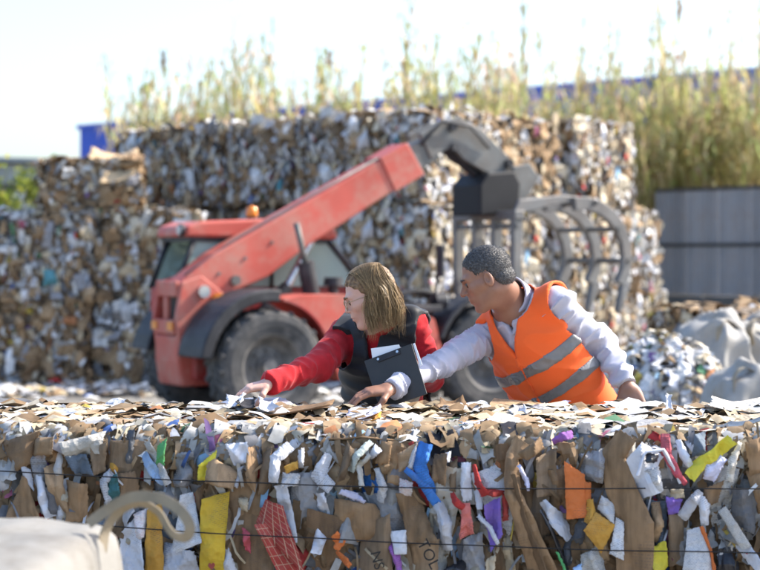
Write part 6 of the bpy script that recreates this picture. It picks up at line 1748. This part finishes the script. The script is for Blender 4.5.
for i in range(2600):
    sd = random.choice([-1, -1, 1, 1, 1])
    bx = -0.112+0.112*random.random()**0.8
    ci = int((bx+0.115)/0.12*12)+(13 if sd > 0 else 0); ph, cx_, cl_ = clumps[ci % 26]
    x0 = random.uniform(-0.085, 0.060)
    by = sd*(0.081+random.uniform(-0.008, 0.005))*math.sqrt(max(0.05, 1-((bx+0.016)/0.118)**2))
    pts = []
    for t in (0, 0.15, 0.3, 0.5, 0.7, 0.85, 1.0):
        a = t*math.pi/2*1.05; xx = x0*(1-t)**1.3+bx*(1-(1-t)**1.3); k_ = math.sqrt(max(0.12, 1-((xx+0.016)/0.122)**2))
        pts.append(np.array([xx, by*math.sin(a), 0.034+0.096*math.cos(a)*k_])*1.015)
    Wp = [wHC+(q*WK)@wHM for q in pts]
    ln = (0.05+0.145*random.random()**0.7)*cl_; cur = Wp[-1]; dv = Wp[-1]-Wp[-2]; dv /= np.linalg.norm(dv)
    out = np.array([pts[-1][0]*0.5-0.01, pts[-1][1]*0.8, 0])@wHM
    nst = 9
    for k in range(nst):
        w_ = (k+1)/nst; dv = dv*0.68+down*0.32+out*(0.9*math.sin(w_*3.1)*0.4)
        dv += 0.17*np.array([math.sin(ph+k*0.85), 0.6*math.cos(ph*2+k*0.8), 0])+np.array([random.gauss(0, 0.05), random.gauss(0, 0.05), 0])*(1 if i % 16 else 4.5); dv /= np.linalg.norm(dv); cur = cur+dv*ln/nst; Wp.append(cur.copy())
    paths.append(Wp); rad.append(random.uniform(0.0005, 0.0012))
MAT_LOCK = attr_mat('hair_lock', rough=0.42, var=0.15, scale=60, bmp=0)
strands('hair_locks', paths, rad, MAT_LOCK, wom)
# glasses
MAT_WIREF = surf('gold_wire', (0.45, 0.33, 0.2), rough=0.3, metal=0.8, bmp=0)
def lensm():
    m, n, b = newmat('spectacle_lens'); t = N(n, 'BsdfTransparent'); g_ = N(n, 'BsdfGlossy'); g_.inputs['Roughness'].default_value = 0.03; mx = N(n, 'MixShader'); mx.inputs[0].default_value = 0.12
    n.links.new(t.outputs[0], mx.inputs[1]); n.links.new(g_.outputs[0], mx.inputs[2]); n.links.new(mx.outputs[0], n.nodes['Material Output'].inputs[0]); return m
MAT_SLENS = lensm()
gl = empty('glasses', (0, 0, 0)); gl.parent = wom
def hp_(q): return Vector(wHC+(np.array(q)*WK)@wHM-np.array(wom.location))
for s in (-1, 1):
    ring = [hp_((0.107-0.06*abs(0.034*s+0.023*math.cos(a)*s)**1.0*abs(math.cos(a))*0-0.012*(math.cos(a)*0.5+0.5), s*(0.033+0.024*math.cos(a)), -0.004+0.021*math.sin(a))) for a in np.linspace(0, 2*math.pi, 25)]
    MB().tube(ring, 0.0014, n=6).build('rim', MAT_WIREF, gl, smooth=True)
    mesh_obj('lens', ring[:-1], [list(range(24))], MAT_SLENS, gl, smooth=False)
    MB().tube([hp_((0.094, s*0.057, 0.004)), hp_((0.04, s*0.074, 0.005)), hp_((-0.02, s*0.078, 0.002))], 0.0013, n=6).build('temple', MAT_WIREF, gl, smooth=True)
MB().tube([hp_((0.107, -0.010, 0.0)), hp_((0.111, 0, 0.003)), hp_((0.107, 0.010, 0.0))], 0.0013, n=6).build('bridge', MAT_WIREF, gl, smooth=True)

# ------------------------------------------------------------ clipboard in her left hand
tl, tr, br, bl = W(364, 361, 6.50), W(411.5, 343.5, 6.44), W(427, 394, 6.36), W(380, 410, 6.42)
cx = (tr-tl).normalized(); cn = (tr-tl).cross(bl-tl).normalized(); cy = cn.cross(cx)       # cn faces away or towards; resolved below
if cn.y > 0: cn = -cn
clip = empty('clipboard', (tl+tr+br+bl)/4); tag(clip, 'black clipboard with white paper held against the woman by her left arm', 'clipboard')
loc = Vector(clip.location)
MAT_CLIP = surf('charcoal_board', (0.035, 0.034, 0.032), var=0.15, scale=12, rough=0.5, bmp=0.1)
def slab(name, c4, n, th, mat):
    V = [q-loc for q in c4]+[q-loc-n*th for q in c4]
    mb = MB().add(V, [[0, 1, 2, 3], [7, 6, 5, 4], [0, 4, 5, 1], [1, 5, 6, 2], [2, 6, 7, 3], [3, 7, 4, 0]]); return mb.build(name, mat, clip, bevel=0.0015)
slab('board', [tl, tr, br, bl], cn, 0.004, MAT_CLIP)
up = (tl-bl).normalized(); c0 = tl.lerp(tr, 0.26)-up*0.014+cn*0.004; c1 = tl.lerp(tr, 0.74)-up*0.012+cn*0.004
slab('clip_bar', [c0+up*0.011, c1+up*0.011, c1-up*0.011, c0-up*0.011], cn, 0.004, MAT_BLK)
for q in (c0.lerp(c1, 0.06), c0.lerp(c1, 0.9)):
    MB().cyl(q-loc, q+cn*0.003-loc, 0.005, n=12).build('rivet', MAT_CHROME, clip)
MAT_PAPER = surf('writing_paper', (0.82, 0.82, 0.82), var=0.03, rough=0.7, bmp=0)
slab('paper', [W(371, 348.5, 6.51), W(399, 344.5, 6.47), W(412, 372, 6.45), W(376, 384, 6.47)], -cn, 0.001, MAT_PAPER)
slab('paper', [tr+cx*0.002-cn*0.006, tr+cx*0.010-cn*0.006, tr.lerp(br, 0.45)+cx*0.014-cn*0.006, tr.lerp(br, 0.45)+cx*0.002-cn*0.006], cn, 0.002, MAT_PAPER)
